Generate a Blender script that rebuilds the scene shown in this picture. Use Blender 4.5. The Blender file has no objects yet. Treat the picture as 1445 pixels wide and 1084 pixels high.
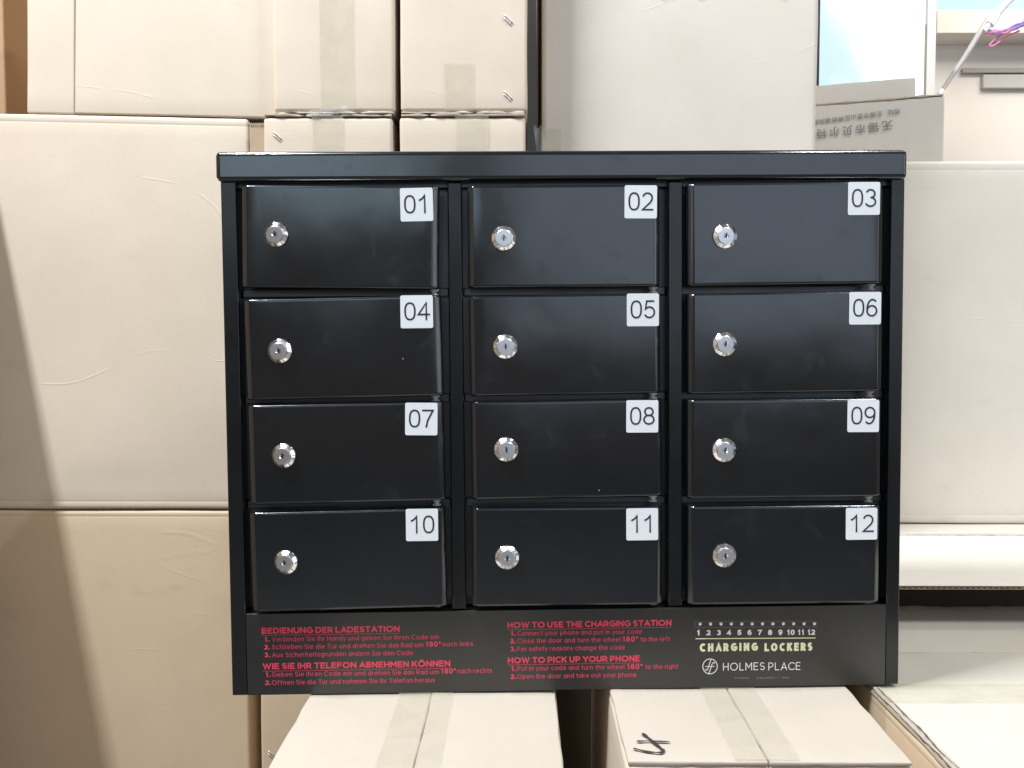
import bpy, bmesh, math, random
from mathutils import Vector, Matrix, noise

SC = bpy.context.scene
COL = SC.collection

# ------------------------------------------------------------------ camera
cam = bpy.data.cameras.new("camera")
cam.sensor_width = 36.0
cam.lens = 34.88
cam.clip_start = 0.01
cam.clip_end = 60.0
camo = bpy.data.objects.new("camera", cam)
COL.objects.link(camo)
camo.matrix_world = Matrix(((0.99996, -0.00048, 0.0089, 0),
                            (0.00892, 0.05349, -0.99853, 0),
                            (0.0, 0.99857, 0.05349, 0),
                            (0, 0, 0, 1)))
SC.camera = camo

# ------------------------------------------------------------------ world and lamps
world = bpy.data.worlds.new("World")
SC.world = world
world.use_nodes = True
world.node_tree.nodes["Background"].inputs[0].default_value = (1.18, 0.96, 0.82, 1)
world.node_tree.nodes["Background"].inputs[1].default_value = 0.16


def area(name, loc, target, sx, sy, power, color):
    l = bpy.data.lights.new(name, "AREA")
    l.shape = "RECTANGLE"
    l.size = sx
    l.size_y = sy
    l.energy = power
    l.color = color
    o = bpy.data.objects.new(name, l)
    COL.objects.link(o)
    o.location = loc
    d = Vector(target) - Vector(loc)
    o.rotation_euler = d.to_track_quat("-Z", "Y").to_euler()
    return o


def tube(name, loc, ang, power, color, length=0.9):
    """fluorescent tube running front to back; ang tilts its opening sideways"""
    o = area(name, loc, (loc[0], loc[1], loc[2] - 1), 0.04, length, power, color)
    o.rotation_euler = (0, math.radians(ang), 0)
    o.scale = (1.25, 0.8, 1.35)
    return o


area("front_fill", (1.35, -3.2, 0.86), (0.35, 0.9, 0.0), 2.4, 1.9, 19, (0.74, 0.90, 1.12))  # unseen soft fill added in front for the sheen on the doors
area("front_fill_left", (-0.80, -3.2, 1.15), (-0.1, 0.9, 0.1), 1.2, 1.2, 10, (0.74, 1.0, 1.18))  # second added fill, unseen, varies the door reflections
area("side_fill_right", (3.3, -0.6, 0.55), (0.2, 0.9, 0.1), 2.0, 1.6, 18, (0.86, 0.96, 1.08))  # added side fill, brightens the right-hand door chamfers
area("side_fill_left", (-3.3, -0.6, 0.75), (-0.2, 0.9, 0.1), 2.0, 1.4, 11, (0.90, 0.96, 1.05))  # added side fill for the left-hand door chamfers
tube("tube_light_left", (-1.037, 0.45, 2.20), -16, 119, (0.945, 1.02, 1.08))
tube("tube_light_right", (1.10, 0.45, 1.70), 12, 27, (0.95, 1.0, 1.05))
area("wall_fill", (1.55, 1.85, 1.55), (1.25, 2.8, 0.6), 0.8, 0.8, 20, (1.0, 0.94, 0.82))  # added fill, there to brighten the back wall

SC.view_settings.view_transform = "Standard"
SC.view_settings.look = "None"
SC.view_settings.exposure = 0.0
SC.view_settings.gamma = 1.0
SC.render.engine = "CYCLES"
SC.cycles.max_bounces = 8

# ------------------------------------------------------------------ materials


def mat(name):
    m = bpy.data.materials.new(name)
    m.use_nodes = True
    nt = m.node_tree
    return m, nt, nt.nodes["Principled BSDF"]


def link(nt, a, b):
    nt.links.new(a, b)


def simple(name, color, rough=0.5, metal=0.0, emit=None, estr=0.0, coat=0.0, alpha=1.0, spec=0.5):
    m, nt, b = mat(name)
    b.inputs["Base Color"].default_value = (*color, 1)
    b.inputs["Roughness"].default_value = rough
    b.inputs["Metallic"].default_value = metal
    b.inputs["Coat Weight"].default_value = coat
    b.inputs["Alpha"].default_value = alpha
    b.inputs["Specular IOR Level"].default_value = spec
    if emit:
        b.inputs["Emission Color"].default_value = (*emit, 1)
        b.inputs["Emission Strength"].default_value = estr
    return m


def cardboard(name, base, vary=0.065, flute_axis=0, smudge=0.32, seed=0.0, blotch=1.0):
    m, nt, b = mat(name)
    N = nt.nodes
    tc = N.new("ShaderNodeTexCoord")
    mp = N.new("ShaderNodeMapping")
    mp.inputs["Location"].default_value = (seed * 3.1, seed * 1.7, seed * 2.3)
    link(nt, tc.outputs["Object"], mp.inputs[0])
    # fine fibre grain
    mf = N.new("ShaderNodeMapping")
    mf.inputs["Scale"].default_value = (260, 260, 900)
    link(nt, mp.outputs[0], mf.inputs[0])
    n1 = N.new("ShaderNodeTexNoise")
    n1.inputs["Scale"].default_value = 1.0
    n1.inputs["Detail"].default_value = 4
    link(nt, mf.outputs[0], n1.inputs["Vector"])
    # broad blotches
    n2 = N.new("ShaderNodeTexNoise")
    n2.inputs["Scale"].default_value = 7.0
    n2.inputs["Detail"].default_value = 5
    n2.inputs["Roughness"].default_value = 0.6
    link(nt, mp.outputs[0], n2.inputs["Vector"])
    # smudges
    ms = N.new("ShaderNodeMapping")
    ms.inputs["Scale"].default_value = (9, 9, 26)
    ms.inputs["Rotation"].default_value = (0, 0.3, 0)
    link(nt, mp.outputs[0], ms.inputs[0])
    n3 = N.new("ShaderNodeTexNoise")
    n3.inputs["Scale"].default_value = 1.0
    n3.inputs["Detail"].default_value = 3
    link(nt, ms.outputs[0], n3.inputs["Vector"])
    r3 = N.new("ShaderNodeMapRange")
    r3.inputs["From Min"].default_value = 0.67
    r3.inputs["From Max"].default_value = 0.82
    r3.inputs["To Max"].default_value = smudge
    link(nt, n3.outputs[0], r3.inputs[0])
    hi = [min(1, c * (1 + vary)) for c in base]
    lo = [c * (1 - vary) for c in base]
    lo[2] *= 0.97
    c1 = N.new("ShaderNodeMix")
    c1.data_type = "RGBA"
    c1.inputs[6].default_value = (*lo, 1)
    c1.inputs[7].default_value = (*hi, 1)
    mx = N.new("ShaderNodeMath")
    mx.operation = "MULTIPLY_ADD"
    mx.inputs[1].default_value = 0.45
    link(nt, n1.outputs[0], mx.inputs[0])
    m2 = N.new("ShaderNodeMapRange")
    m2.inputs["From Min"].default_value = 0.3
    m2.inputs["From Max"].default_value = 0.7
    m2.inputs["To Max"].default_value = 0.7
    link(nt, n2.outputs[0], m2.inputs[0])
    link(nt, m2.outputs[0], mx.inputs[2])
    link(nt, mx.outputs[0], c1.inputs[0])
    c2 = N.new("ShaderNodeMix")
    c2.data_type = "RGBA"
    c2.inputs[7].default_value = (base[0] * 0.45, base[1] * 0.45, base[2] * 0.48, 1)
    link(nt, r3.outputs[0], c2.inputs[0])
    link(nt, c1.outputs[2], c2.inputs[6])
    link(nt, c2.outputs[2], b.inputs["Base Color"])
    b.inputs["Roughness"].default_value = 0.62
    b.inputs["Specular IOR Level"].default_value = 0.35
    # relief: grain and the flutes showing through the liner
    wv = N.new("ShaderNodeTexWave")
    wv.wave_type = "BANDS"
    wv.bands_direction = "XYZ"[flute_axis]
    wv.inputs["Scale"].default_value = 42
    wv.inputs["Distortion"].default_value = 0.6
    link(nt, tc.outputs["Object"], wv.inputs["Vector"])
    ad = N.new("ShaderNodeMath")
    ad.operation = "MULTIPLY_ADD"
    ad.inputs[1].default_value = 0.10
    link(nt, wv.outputs["Fac"], ad.inputs[0])
    link(nt, n1.outputs[0], ad.inputs[2])
    ad2 = N.new("ShaderNodeMath")
    ad2.operation = "MULTIPLY_ADD"
    ad2.inputs[1].default_value = 3.0
    link(nt, n2.outputs[0], ad2.inputs[0])
    link(nt, ad.outputs[0], ad2.inputs[2])
    # handling creases: thin wandering ridges where a second noise lets them through
    mc = N.new("ShaderNodeMapping")
    mc.inputs["Scale"].default_value = (2.2, 2.2, 5.0)
    mc.inputs["Rotation"].default_value = (0.2, 0.5, 0.3)
    link(nt, mp.outputs[0], mc.inputs[0])
    n4 = N.new("ShaderNodeTexNoise")
    n4.inputs["Scale"].default_value = 1.3
    n4.inputs["Detail"].default_value = 1.5
    n4.inputs["Distortion"].default_value = 0.4
    link(nt, mc.outputs[0], n4.inputs["Vector"])
    s4 = N.new("ShaderNodeMath")
    s4.operation = "SUBTRACT"
    s4.inputs[1].default_value = 0.5
    link(nt, n4.outputs[0], s4.inputs[0])
    a4 = N.new("ShaderNodeMath")
    a4.operation = "ABSOLUTE"
    link(nt, s4.outputs[0], a4.inputs[0])
    r4 = N.new("ShaderNodeMapRange")
    r4.inputs["From Min"].default_value = 0.0
    r4.inputs["From Max"].default_value = 0.0055
    r4.inputs["To Min"].default_value = 1.0
    r4.inputs["To Max"].default_value = 0.0
    link(nt, a4.outputs[0], r4.inputs[0])
    g4 = N.new("ShaderNodeMapRange")
    g4.inputs["From Min"].default_value = 0.53
    g4.inputs["From Max"].default_value = 0.60
    link(nt, n2.outputs[0], g4.inputs[0])
    m4 = N.new("ShaderNodeMath")
    m4.operation = "MULTIPLY"
    link(nt, r4.outputs[0], m4.inputs[0])
    link(nt, g4.outputs[0], m4.inputs[1])
    ad3 = N.new("ShaderNodeMath")
    ad3.operation = "MULTIPLY_ADD"
    ad3.inputs[1].default_value = 1.3
    link(nt, m4.outputs[0], ad3.inputs[0])
    link(nt, ad2.outputs[0], ad3.inputs[2])
    bp = N.new("ShaderNodeBump")
    bp.inputs["Strength"].default_value = 0.34
    bp.inputs["Distance"].default_value = 0.0004
    link(nt, ad3.outputs[0], bp.inputs["Height"])
    link(nt, bp.outputs[0], b.inputs["Normal"])
    return m


def black_paint(name, base, rough, wav=1.0, ior=1.72):
    m, nt, b = mat(name)
    N = nt.nodes
    tc = N.new("ShaderNodeTexCoord")
    oi = N.new("ShaderNodeObjectInfo")
    va = N.new("ShaderNodeVectorMath")
    va.operation = "MULTIPLY_ADD"
    va.inputs[1].default_value = (1, 1, 1)
    link(nt, tc.outputs["Object"], va.inputs[0])
    link(nt, oi.outputs["Location"], va.inputs[2])
    n1 = N.new("ShaderNodeTexNoise")
    n1.inputs["Scale"].default_value = 420
    n1.inputs["Detail"].default_value = 2
    link(nt, va.outputs[0], n1.inputs["Vector"])
    n2 = N.new("ShaderNodeTexNoise")
    n2.inputs["Scale"].default_value = 9
    n2.inputs["Detail"].default_value = 2
    link(nt, va.outputs[0], n2.inputs["Vector"])
    rr = N.new("ShaderNodeMapRange")
    rr.inputs["From Min"].default_value = 0.3
    rr.inputs["From Max"].default_value = 0.7
    rr.inputs["To Min"].default_value = rough * 0.85
    rr.inputs["To Max"].default_value = rough * 1.2
    link(nt, n2.outputs[0], rr.inputs[0])
    n3 = N.new("ShaderNodeTexNoise")
    n3.inputs["Scale"].default_value = 26
    n3.inputs["Detail"].default_value = 6
    n3.inputs["Roughness"].default_value = 0.65
    n3.inputs["Distortion"].default_value = 0.8
    link(nt, va.outputs[0], n3.inputs["Vector"])
    sm = N.new("ShaderNodeMapRange")
    sm.inputs["From Min"].default_value = 0.56
    sm.inputs["From Max"].default_value = 0.72
    sm.inputs["To Max"].default_value = 0.09
    link(nt, n3.outputs[0], sm.inputs[0])
    ra = N.new("ShaderNodeMath")
    ra.operation = "ADD"
    link(nt, rr.outputs[0], ra.inputs[0])
    link(nt, sm.outputs[0], ra.inputs[1])
    link(nt, ra.outputs[0], b.inputs["Roughness"])
    b.inputs["Base Color"].default_value = (*base, 1)
    b.inputs["IOR"].default_value = ior
    # pin-head dust specks
    vo = N.new("ShaderNodeTexVoronoi")
    vo.inputs["Scale"].default_value = 55
    link(nt, va.outputs[0], vo.inputs["Vector"])
    lt = N.new("ShaderNodeMath")
    lt.operation = "LESS_THAN"
    lt.inputs[1].default_value = 0.035
    link(nt, vo.outputs["Distance"], lt.inputs[0])
    sc = N.new("ShaderNodeSeparateColor")
    link(nt, vo.outputs["Color"], sc.inputs[0])
    gt = N.new("ShaderNodeMath")
    gt.operation = "GREATER_THAN"
    gt.inputs[1].default_value = 0.93
    link(nt, sc.outputs[0], gt.inputs[0])
    mu = N.new("ShaderNodeMath")
    mu.operation = "MULTIPLY"
    link(nt, lt.outputs[0], mu.inputs[0])
    link(nt, gt.outputs[0], mu.inputs[1])
    mc = N.new("ShaderNodeMix")
    mc.data_type = "RGBA"
    mc.inputs[6].default_value = (*base, 1)
    mc.inputs[7].default_value = (0.35, 0.35, 0.36, 1)
    link(nt, mu.outputs[0], mc.inputs[0])
    link(nt, mc.outputs[2], b.inputs["Base Color"])
    b1 = N.new("ShaderNodeBump")
    b1.inputs["Strength"].default_value = 0.05
    b1.inputs["Distance"].default_value = 0.0002
    link(nt, n1.outputs[0], b1.inputs["Height"])
    b2 = N.new("ShaderNodeBump")
    b2.inputs["Strength"].default_value = 0.5 * wav
    b2.inputs["Distance"].default_value = 0.0022
    link(nt, n2.outputs[0], b2.inputs["Height"])
    link(nt, b1.outputs[0], b2.inputs["Normal"])
    link(nt, b2.outputs[0], b.inputs["Normal"])
    return m


KR = (0.66, 0.56, 0.455)
M = {}
M["kraft"] = cardboard("kraft_cardboard", KR, seed=1)
M["kraft_b"] = cardboard("kraft_cardboard_warm", (0.67, 0.52, 0.365), seed=2, smudge=0.3)
M["kraft_c"] = cardboard("kraft_cardboard_pale", (0.625, 0.565, 0.495), seed=3, smudge=0.2)
M["kraft_e"] = cardboard("kraft_cardboard_grey", (0.60, 0.565, 0.52), seed=7, smudge=0.2)
M["kraft_w"] = cardboard("kraft_cardboard_whitish", (0.56, 0.515, 0.445), seed=8, smudge=0.1)
M["kraft_x"] = cardboard("white_lined_cardboard", (0.79, 0.75, 0.67), seed=8, smudge=0.1)
M["kraft_side_shade"] = cardboard("kraft_cardboard_side_shade", (0.46, 0.35, 0.24), seed=9)  # kraft browned to the tone of a carton side in shade
M["kraft_gap_shade"] = cardboard("gap_shade_cardboard", (0.11, 0.08, 0.06), seed=10)  # near-black: shade of the gaps put into the colour; also the split line
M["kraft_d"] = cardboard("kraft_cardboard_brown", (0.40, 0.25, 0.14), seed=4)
M["kraft_top"] = cardboard("kraft_cardboard_flaps", (0.49, 0.425, 0.355), seed=5, flute_axis=0, smudge=0.12)
M["cut"] = cardboard("cardboard_cut_edge", (0.36, 0.29, 0.22), seed=6, vary=0.2)
M["paint"] = black_paint("black_gloss_paint", (0.0045, 0.0068, 0.0090), 0.155)
M["paint_frame"] = black_paint("black_satin_paint", (0.005, 0.0065, 0.008), 0.24, 0.6, 1.52)
M["paint_in"] = black_paint("black_inner_paint", (0.020, 0.024, 0.030), 0.35, 0.3)
M["panel_print"] = black_paint("black_printed_foil", (0.010, 0.0095, 0.008), 0.33, 0.5)
M["chrome"] = simple("polished_chrome", (0.86, 0.87, 0.9), 0.13, 1.0)
M["steel"] = simple("brushed_steel", (0.70, 0.70, 0.72), 0.34, 1.0)
M["wire"] = simple("dull_zinc_wire", (0.66, 0.64, 0.61), 0.42, 0.6)
M["dark"] = simple("keyhole_dark", (0.01, 0.01, 0.01), 0.5)
M["nylon"] = simple("grey_nylon", (0.42, 0.43, 0.44), 0.35)
M["sticker"] = simple("white_sticker", (0.86, 0.89, 0.92), 0.42)
M["ink"] = simple("black_ink", (0.02, 0.02, 0.03), 0.5)
M["red"] = simple("red_print", (0.86, 0.055, 0.12), 0.45)
M["redthin"] = simple("red_print_light", (0.68, 0.055, 0.12), 0.45)
M["white"] = simple("white_print", (0.85, 0.85, 0.84), 0.45)
M["cream"] = simple("cream_print", (0.80, 0.82, 0.52), 0.45)
M["grey"] = simple("grey_print", (0.30, 0.30, 0.30), 0.45)
M["stamp"] = simple("grey_stamp_ink", (0.20, 0.20, 0.20), 0.7)
M["marker"] = simple("marker_ink", (0.045, 0.035, 0.04), 0.5)
M["plastic_white"] = simple("white_plastic", (0.82, 0.84, 0.85), 0.35)
M["rod"] = simple("grey_rod", (0.42, 0.39, 0.37), 0.4)
M["pink"] = simple("pink_cable", (0.72, 0.22, 0.42), 0.45)
M["purple"] = simple("purple_cable", (0.30, 0.22, 0.55), 0.45)
M["strip"] = simple("grey_strip", (0.34, 0.31, 0.29), 0.6)
M["trunk"] = simple("grey_white_block", (0.50, 0.47, 0.44), 0.6)
M["film"] = simple("clear_film", (0.75, 0.78, 0.82), 0.12, alpha=0.24, coat=0.3)


def tape_mat():
    m, nt, b = mat("packing_tape")
    N = nt.nodes
    b.inputs["Base Color"].default_value = (0.62, 0.57, 0.43, 1)
    b.inputs["Roughness"].default_value = 0.25
    tc = N.new("ShaderNodeTexCoord")
    n = N.new("ShaderNodeTexNoise")
    n.inputs["Scale"].default_value = 38
    n.inputs["Detail"].default_value = 4
    link(nt, tc.outputs["Object"], n.inputs["Vector"])
    r = N.new("ShaderNodeMapRange")
    r.inputs["From Min"].default_value = 0.35
    r.inputs["From Max"].default_value = 0.7
    r.inputs["To Min"].default_value = 0.18
    r.inputs["To Max"].default_value = 0.36
    link(nt, n.outputs[0], r.inputs[0])
    link(nt, r.outputs[0], b.inputs["Alpha"])
    bp = N.new("ShaderNodeBump")
    bp.inputs["Strength"].default_value = 0.5
    bp.inputs["Distance"].default_value = 0.0013
    link(nt, n.outputs[0], bp.inputs["Height"])
    link(nt, bp.outputs[0], b.inputs["Normal"])
    return m


M["tape"] = tape_mat()


def wall_mat(name, base):
    m, nt, b = mat(name)
    N = nt.nodes
    tc = N.new("ShaderNodeTexCoord")
    n = N.new("ShaderNodeTexNoise")
    n.inputs["Scale"].default_value = 2.2
    n.inputs["Detail"].default_value = 6
    link(nt, tc.outputs["Object"], n.inputs["Vector"])
    c = N.new("ShaderNodeMix")
    c.data_type = "RGBA"
    c.inputs[6].default_value = (*[v * 0.9 for v in base], 1)
    c.inputs[7].default_value = (*[min(1, v * 1.06) for v in base], 1)
    link(nt, n.outputs[0], c.inputs[0])
    link(nt, c.outputs[2], b.inputs["Base Color"])
    b.inputs["Roughness"].default_value = 0.8
    return m


M["wall"] = wall_mat("warm_white_wall", (0.80, 0.74, 0.68))
M["floor"] = wall_mat("concrete_floor", (0.22, 0.21, 0.20))
M["bluewall"] = wall_mat("pale_blue_wall", (0.42, 0.60, 0.68))


def pane_mat():
    m, nt, b = mat("lit_window_pane")
    N = nt.nodes
    tc = N.new("ShaderNodeTexCoord")
    sp = N.new("ShaderNodeSeparateXYZ")
    link(nt, tc.outputs["Object"], sp.inputs[0])
    n = N.new("ShaderNodeTexNoise")
    n.inputs["Scale"].default_value = 5
    n.inputs["Detail"].default_value = 4
    n.inputs["Distortion"].default_value = 1.2
    link(nt, tc.outputs["Object"], n.inputs["Vector"])
    ma = N.new("ShaderNodeMath")
    ma.operation = "MULTIPLY_ADD"
    ma.inputs[1].default_value = 0.30
    link(nt, n.outputs[0], ma.inputs[0])
    mz = N.new("ShaderNodeMath")
    mz.operation = "MULTIPLY_ADD"
    mz.inputs[1].default_value = 0.35
    link(nt, sp.outputs[2], mz.inputs[0])
    link(nt, sp.outputs[0], mz.inputs[2])
    link(nt, mz.outputs[0], ma.inputs[2])
    cr = N.new("ShaderNodeValToRGB")
    cr.color_ramp.elements[0].position = 0.10
    cr.color_ramp.elements[0].color = (0.38, 0.54, 0.68, 1)
    cr.color_ramp.elements[1].position = 0.235
    cr.color_ramp.elements[1].color = (1, 1, 1, 1)
    e = cr.color_ramp.elements.new(0.17)
    e.color = (0.62, 0.80, 0.90, 1)
    link(nt, ma.outputs[0], cr.inputs[0])
    link(nt, cr.outputs[0], b.inputs["Emission Color"])
    b.inputs["Emission Strength"].default_value = 1.15
    b.inputs["Base Color"].default_value = (0.3, 0.35, 0.4, 1)
    b.inputs["Roughness"].default_value = 0.15
    return m


M["pane"] = pane_mat()

# ------------------------------------------------------------------ helpers


def mesh_obj(name, bm, mats, parent=None, smooth=False, loc=None, rot=None):
    me = bpy.data.meshes.new(name)
    bm.normal_update()
    bm.to_mesh(me)
    bm.free()
    if not isinstance(mats, (list, tuple)):
        mats = [mats]
    for m in mats:
        me.materials.append(m)
    if smooth:
        me.shade_smooth()
    o = bpy.data.objects.new(name, me)
    COL.objects.link(o)
    if parent:
        o.parent = parent
    if loc:
        o.location = loc
    if rot:
        o.rotation_euler = rot
    return o


def tag(o, label, cat, group=None, kind=None):
    if label:
        o["label"] = label
    if cat:
        o["category"] = cat
    if group:
        o["group"] = group
    if kind:
        o["kind"] = kind
    return o


def empty(name, loc=(0, 0, 0), rot=(0, 0, 0), parent=None):
    o = bpy.data.objects.new(name, None)
    COL.objects.link(o)
    o.location = loc
    o.rotation_euler = rot
    o.empty_display_size = 0.02
    if parent:
        o.parent = parent
    return o


def add_box(bm, x0, x1, y0, y1, z0, z1, bev=0.0, seg=2, mi=0):
    vs = [bm.verts.new((x, y, z)) for x in (x0, x1) for y in (y0, y1) for z in (z0, z1)]
    F = [(0, 1, 3, 2), (4, 6, 7, 5), (0, 4, 5, 1), (2, 3, 7, 6), (0, 2, 6, 4), (1, 5, 7, 3)]
    fs = []
    for f in F:
        fc = bm.faces.new([vs[i] for i in f])
        fc.material_index = mi
        fs.append(fc)
    if bev > 0:
        es = set()
        for f in fs:
            es.update(f.edges)
        r = bmesh.ops.bevel(bm, geom=list(es), offset=bev, segments=seg, affect="EDGES", profile=0.5)
        for f in r["faces"]:
            f.material_index = mi
            f.smooth = True


def box_obj(name, dims, m, parent=None, bev=0.0, seg=2, loc=None, rot=None):
    bm = bmesh.new()
    add_box(bm, *dims, bev=bev, seg=seg)
    bmesh.ops.recalc_face_normals(bm, faces=bm.faces)
    return mesh_obj(name, bm, m, parent, loc=loc, rot=rot)


def axis_list(L, R, step, extra=()):
    a = [0, R * 0.3, R * 0.65, R]
    n = max(1, int((L - 2 * R) / step))
    a += [R + (L - 2 * R) * i / n for i in range(1, n)]
    a += [L - R, L - R * 0.65, L - R * 0.3, L]
    a += [e for e in extra if 0 < e < L]
    a = sorted(a)
    out = [a[0]]
    for v in a[1:]:
        if v - out[-1] > 1e-5:
            out.append(v)
    return out


def rounded_body(sx, sy, sz, R=0.005, step=0.022, groove=0.010, gd=0.0004, amp=0.0011, seed=0.0, dents=(), sag=0.0, edge_amp=0.0):
    """A sheet-board body: round folded edges, score lines near the folds, slight bulges."""
    ex = []
    if groove:
        for g in (groove, sz - groove):
            ex += [g - 0.0022, g - 0.001, g, g + 0.001, g + 0.0022]
    xs, ys, zs = axis_list(sx, R, step), axis_list(sy, R, step * 2), axis_list(sz, R, step, ex)
    S = (sx, sy, sz)
    bm = bmesh.new()

    def put(p):
        q = [min(max(p[i], R), S[i] - R) for i in range(3)]
        d = Vector((p[0] - q[0], p[1] - q[1], p[2] - q[2]))
        n = d.normalized() if d.length > 1e-9 else Vector((0, 0, 1))
        v = Vector(q) + n * R
        k = noise.noise(Vector((v.x * 5 + seed * 7.3, v.y * 5, v.z * 5 + seed))) * amp
        k += noise.noise(Vector((v.x * 22 + seed * 3.3, v.y * 22, v.z * 22 + seed))) * amp * 0.25
        if edge_amp:
            nd = sum(1 for i in range(3) if p[i] < R * 1.01 or p[i] > S[i] - R * 1.01)
            if nd >= 2:
                k += noise.noise(Vector((v.x * 70 + seed, v.y * 70, v.z * 70))) * edge_amp
        if groove and abs(n.z) < 0.3:
            for g in (groove, sz - groove):
                k -= gd * math.exp(-((v.z - g) / 0.0011) ** 2)
        for (dx, dz, w, h, dep) in dents:
            k -= dep * math.exp(-((v.x - dx) / w) ** 2 - ((v.z - dz) / h) ** 2) * (1 if n.y < -0.5 else 0)
        v = v + n * k
        v.z -= sag * (v.x / sx) * max(0.0, (v.z / sz))
        return bm.verts.new(v)

    def grid(A, B, f):
        G = [[put(f(a, b)) for b in B] for a in A]
        for i in range(len(A) - 1):
            for j in range(len(B) - 1):
                bm.faces.new((G[i][j], G[i + 1][j], G[i + 1][j + 1], G[i][j + 1]))

    grid(xs, zs, lambda a, b: (a, 0, b))
    grid(xs, zs, lambda a, b: (a, sy, b))
    grid(ys, zs, lambda a, b: (0, a, b))
    grid(ys, zs, lambda a, b: (sx, a, b))
    grid(xs, ys, lambda a, b: (a, b, 0))
    grid(xs, ys, lambda a, b: (a, b, sz))
    bmesh.ops.remove_doubles(bm, verts=bm.verts, dist=1e-5)
    bmesh.ops.recalc_face_normals(bm, faces=bm.faces)
    return bm


def sheet(name, dims, m, parent, seed=0.0, R=0.0016, amp=0.0006, edge=0.0012, step=0.012, loc=None, rot=None):
    """a thin board with slightly worn, uneven edges"""
    x0, x1, y0, y1, z0, z1 = dims
    bm = rounded_body(x1 - x0, y1 - y0, z1 - z0, R=R, step=step, groove=0, amp=amp, seed=seed, edge_amp=edge)
    for v in bm.verts:
        v.co += Vector((x0, y0, z0))
    return mesh_obj(name, bm, m, parent, smooth=True, loc=loc, rot=rot)


def strip_patch(name, pts_fn, nu, nv, m, parent, th=0.0):
    bm = bmesh.new()
    G = [[bm.verts.new(pts_fn(i / nu, j / nv)) for j in range(nv + 1)] for i in range(nu + 1)]
    for i in range(nu):
        for j in range(nv):
            bm.faces.new((G[i][j], G[i + 1][j], G[i + 1][j + 1], G[i][j + 1]))
    return mesh_obj(name, bm, m, parent, smooth=True)


def tube_mesh(bm, pts, r, n=10, mi=0, cap=True):
    pts = [Vector(p) for p in pts]
    rings = []
    up = Vector((0.3, 0.2, 1)).normalized()
    for i, p in enumerate(pts):
        t = (pts[min(i + 1, len(pts) - 1)] - pts[max(i - 1, 0)]).normalized()
        a = t.cross(up).normalized()
        b = t.cross(a).normalized()
        rr = r[i] if isinstance(r, (list, tuple)) else r
        rings.append([bm.verts.new(p + (a * math.cos(2 * math.pi * k / n) + b * math.sin(2 * math.pi * k / n)) * rr) for k in range(n)])
    for i in range(len(rings) - 1):
        for k in range(n):
            f = bm.faces.new((rings[i][k], rings[i][(k + 1) % n], rings[i + 1][(k + 1) % n], rings[i + 1][k]))
            f.smooth = True
            f.material_index = mi
    if cap:
        for rg in (rings[0], rings[-1]):
            f = bm.faces.new(rg)
            f.material_index = mi


def smooth_path(P, n=8):
    P = [Vector(p) for p in P]
    out = []
    for i in range(len(P) - 1):
        p0, p1, p2, p3 = P[max(i - 1, 0)], P[i], P[i + 1], P[min(i + 2, len(P) - 1)]
        for k in range(n):
            t = k / n
            out.append(0.5 * ((2 * p1) + (p2 - p0) * t + (2 * p0 - 5 * p1 + 4 * p2 - p3) * t * t + (3 * p1 - p0 - 3 * p2 + p3) * t ** 3))
    out.append(P[-1])
    return out


# ------------------------------------------------------------------ stroke lettering


def A(cx, cy, rx, ry, a0, a1):
    n = max(4, int(abs(a1 - a0) / 12))
    return [(cx + rx * math.cos(math.radians(a0 + (a1 - a0) * i / n)), cy + ry * math.sin(math.radians(a0 + (a1 - a0) * i / n))) for i in range(n + 1)]


def SE(cx, cy, rx, ry, a0=90, a1=450, p=2.45):
    out = []
    n = 40
    for i in range(n + 1):
        a = math.radians(a0 + (a1 - a0) * i / n)
        c, s_ = math.cos(a), math.sin(a)
        out.append((cx + rx * math.copysign(abs(c) ** (2 / p), c), cy + ry * math.copysign(abs(s_) ** (2 / p), s_)))
    out[-1] = out[0] if a1 - a0 == 360 else out[-1]
    return out


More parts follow.
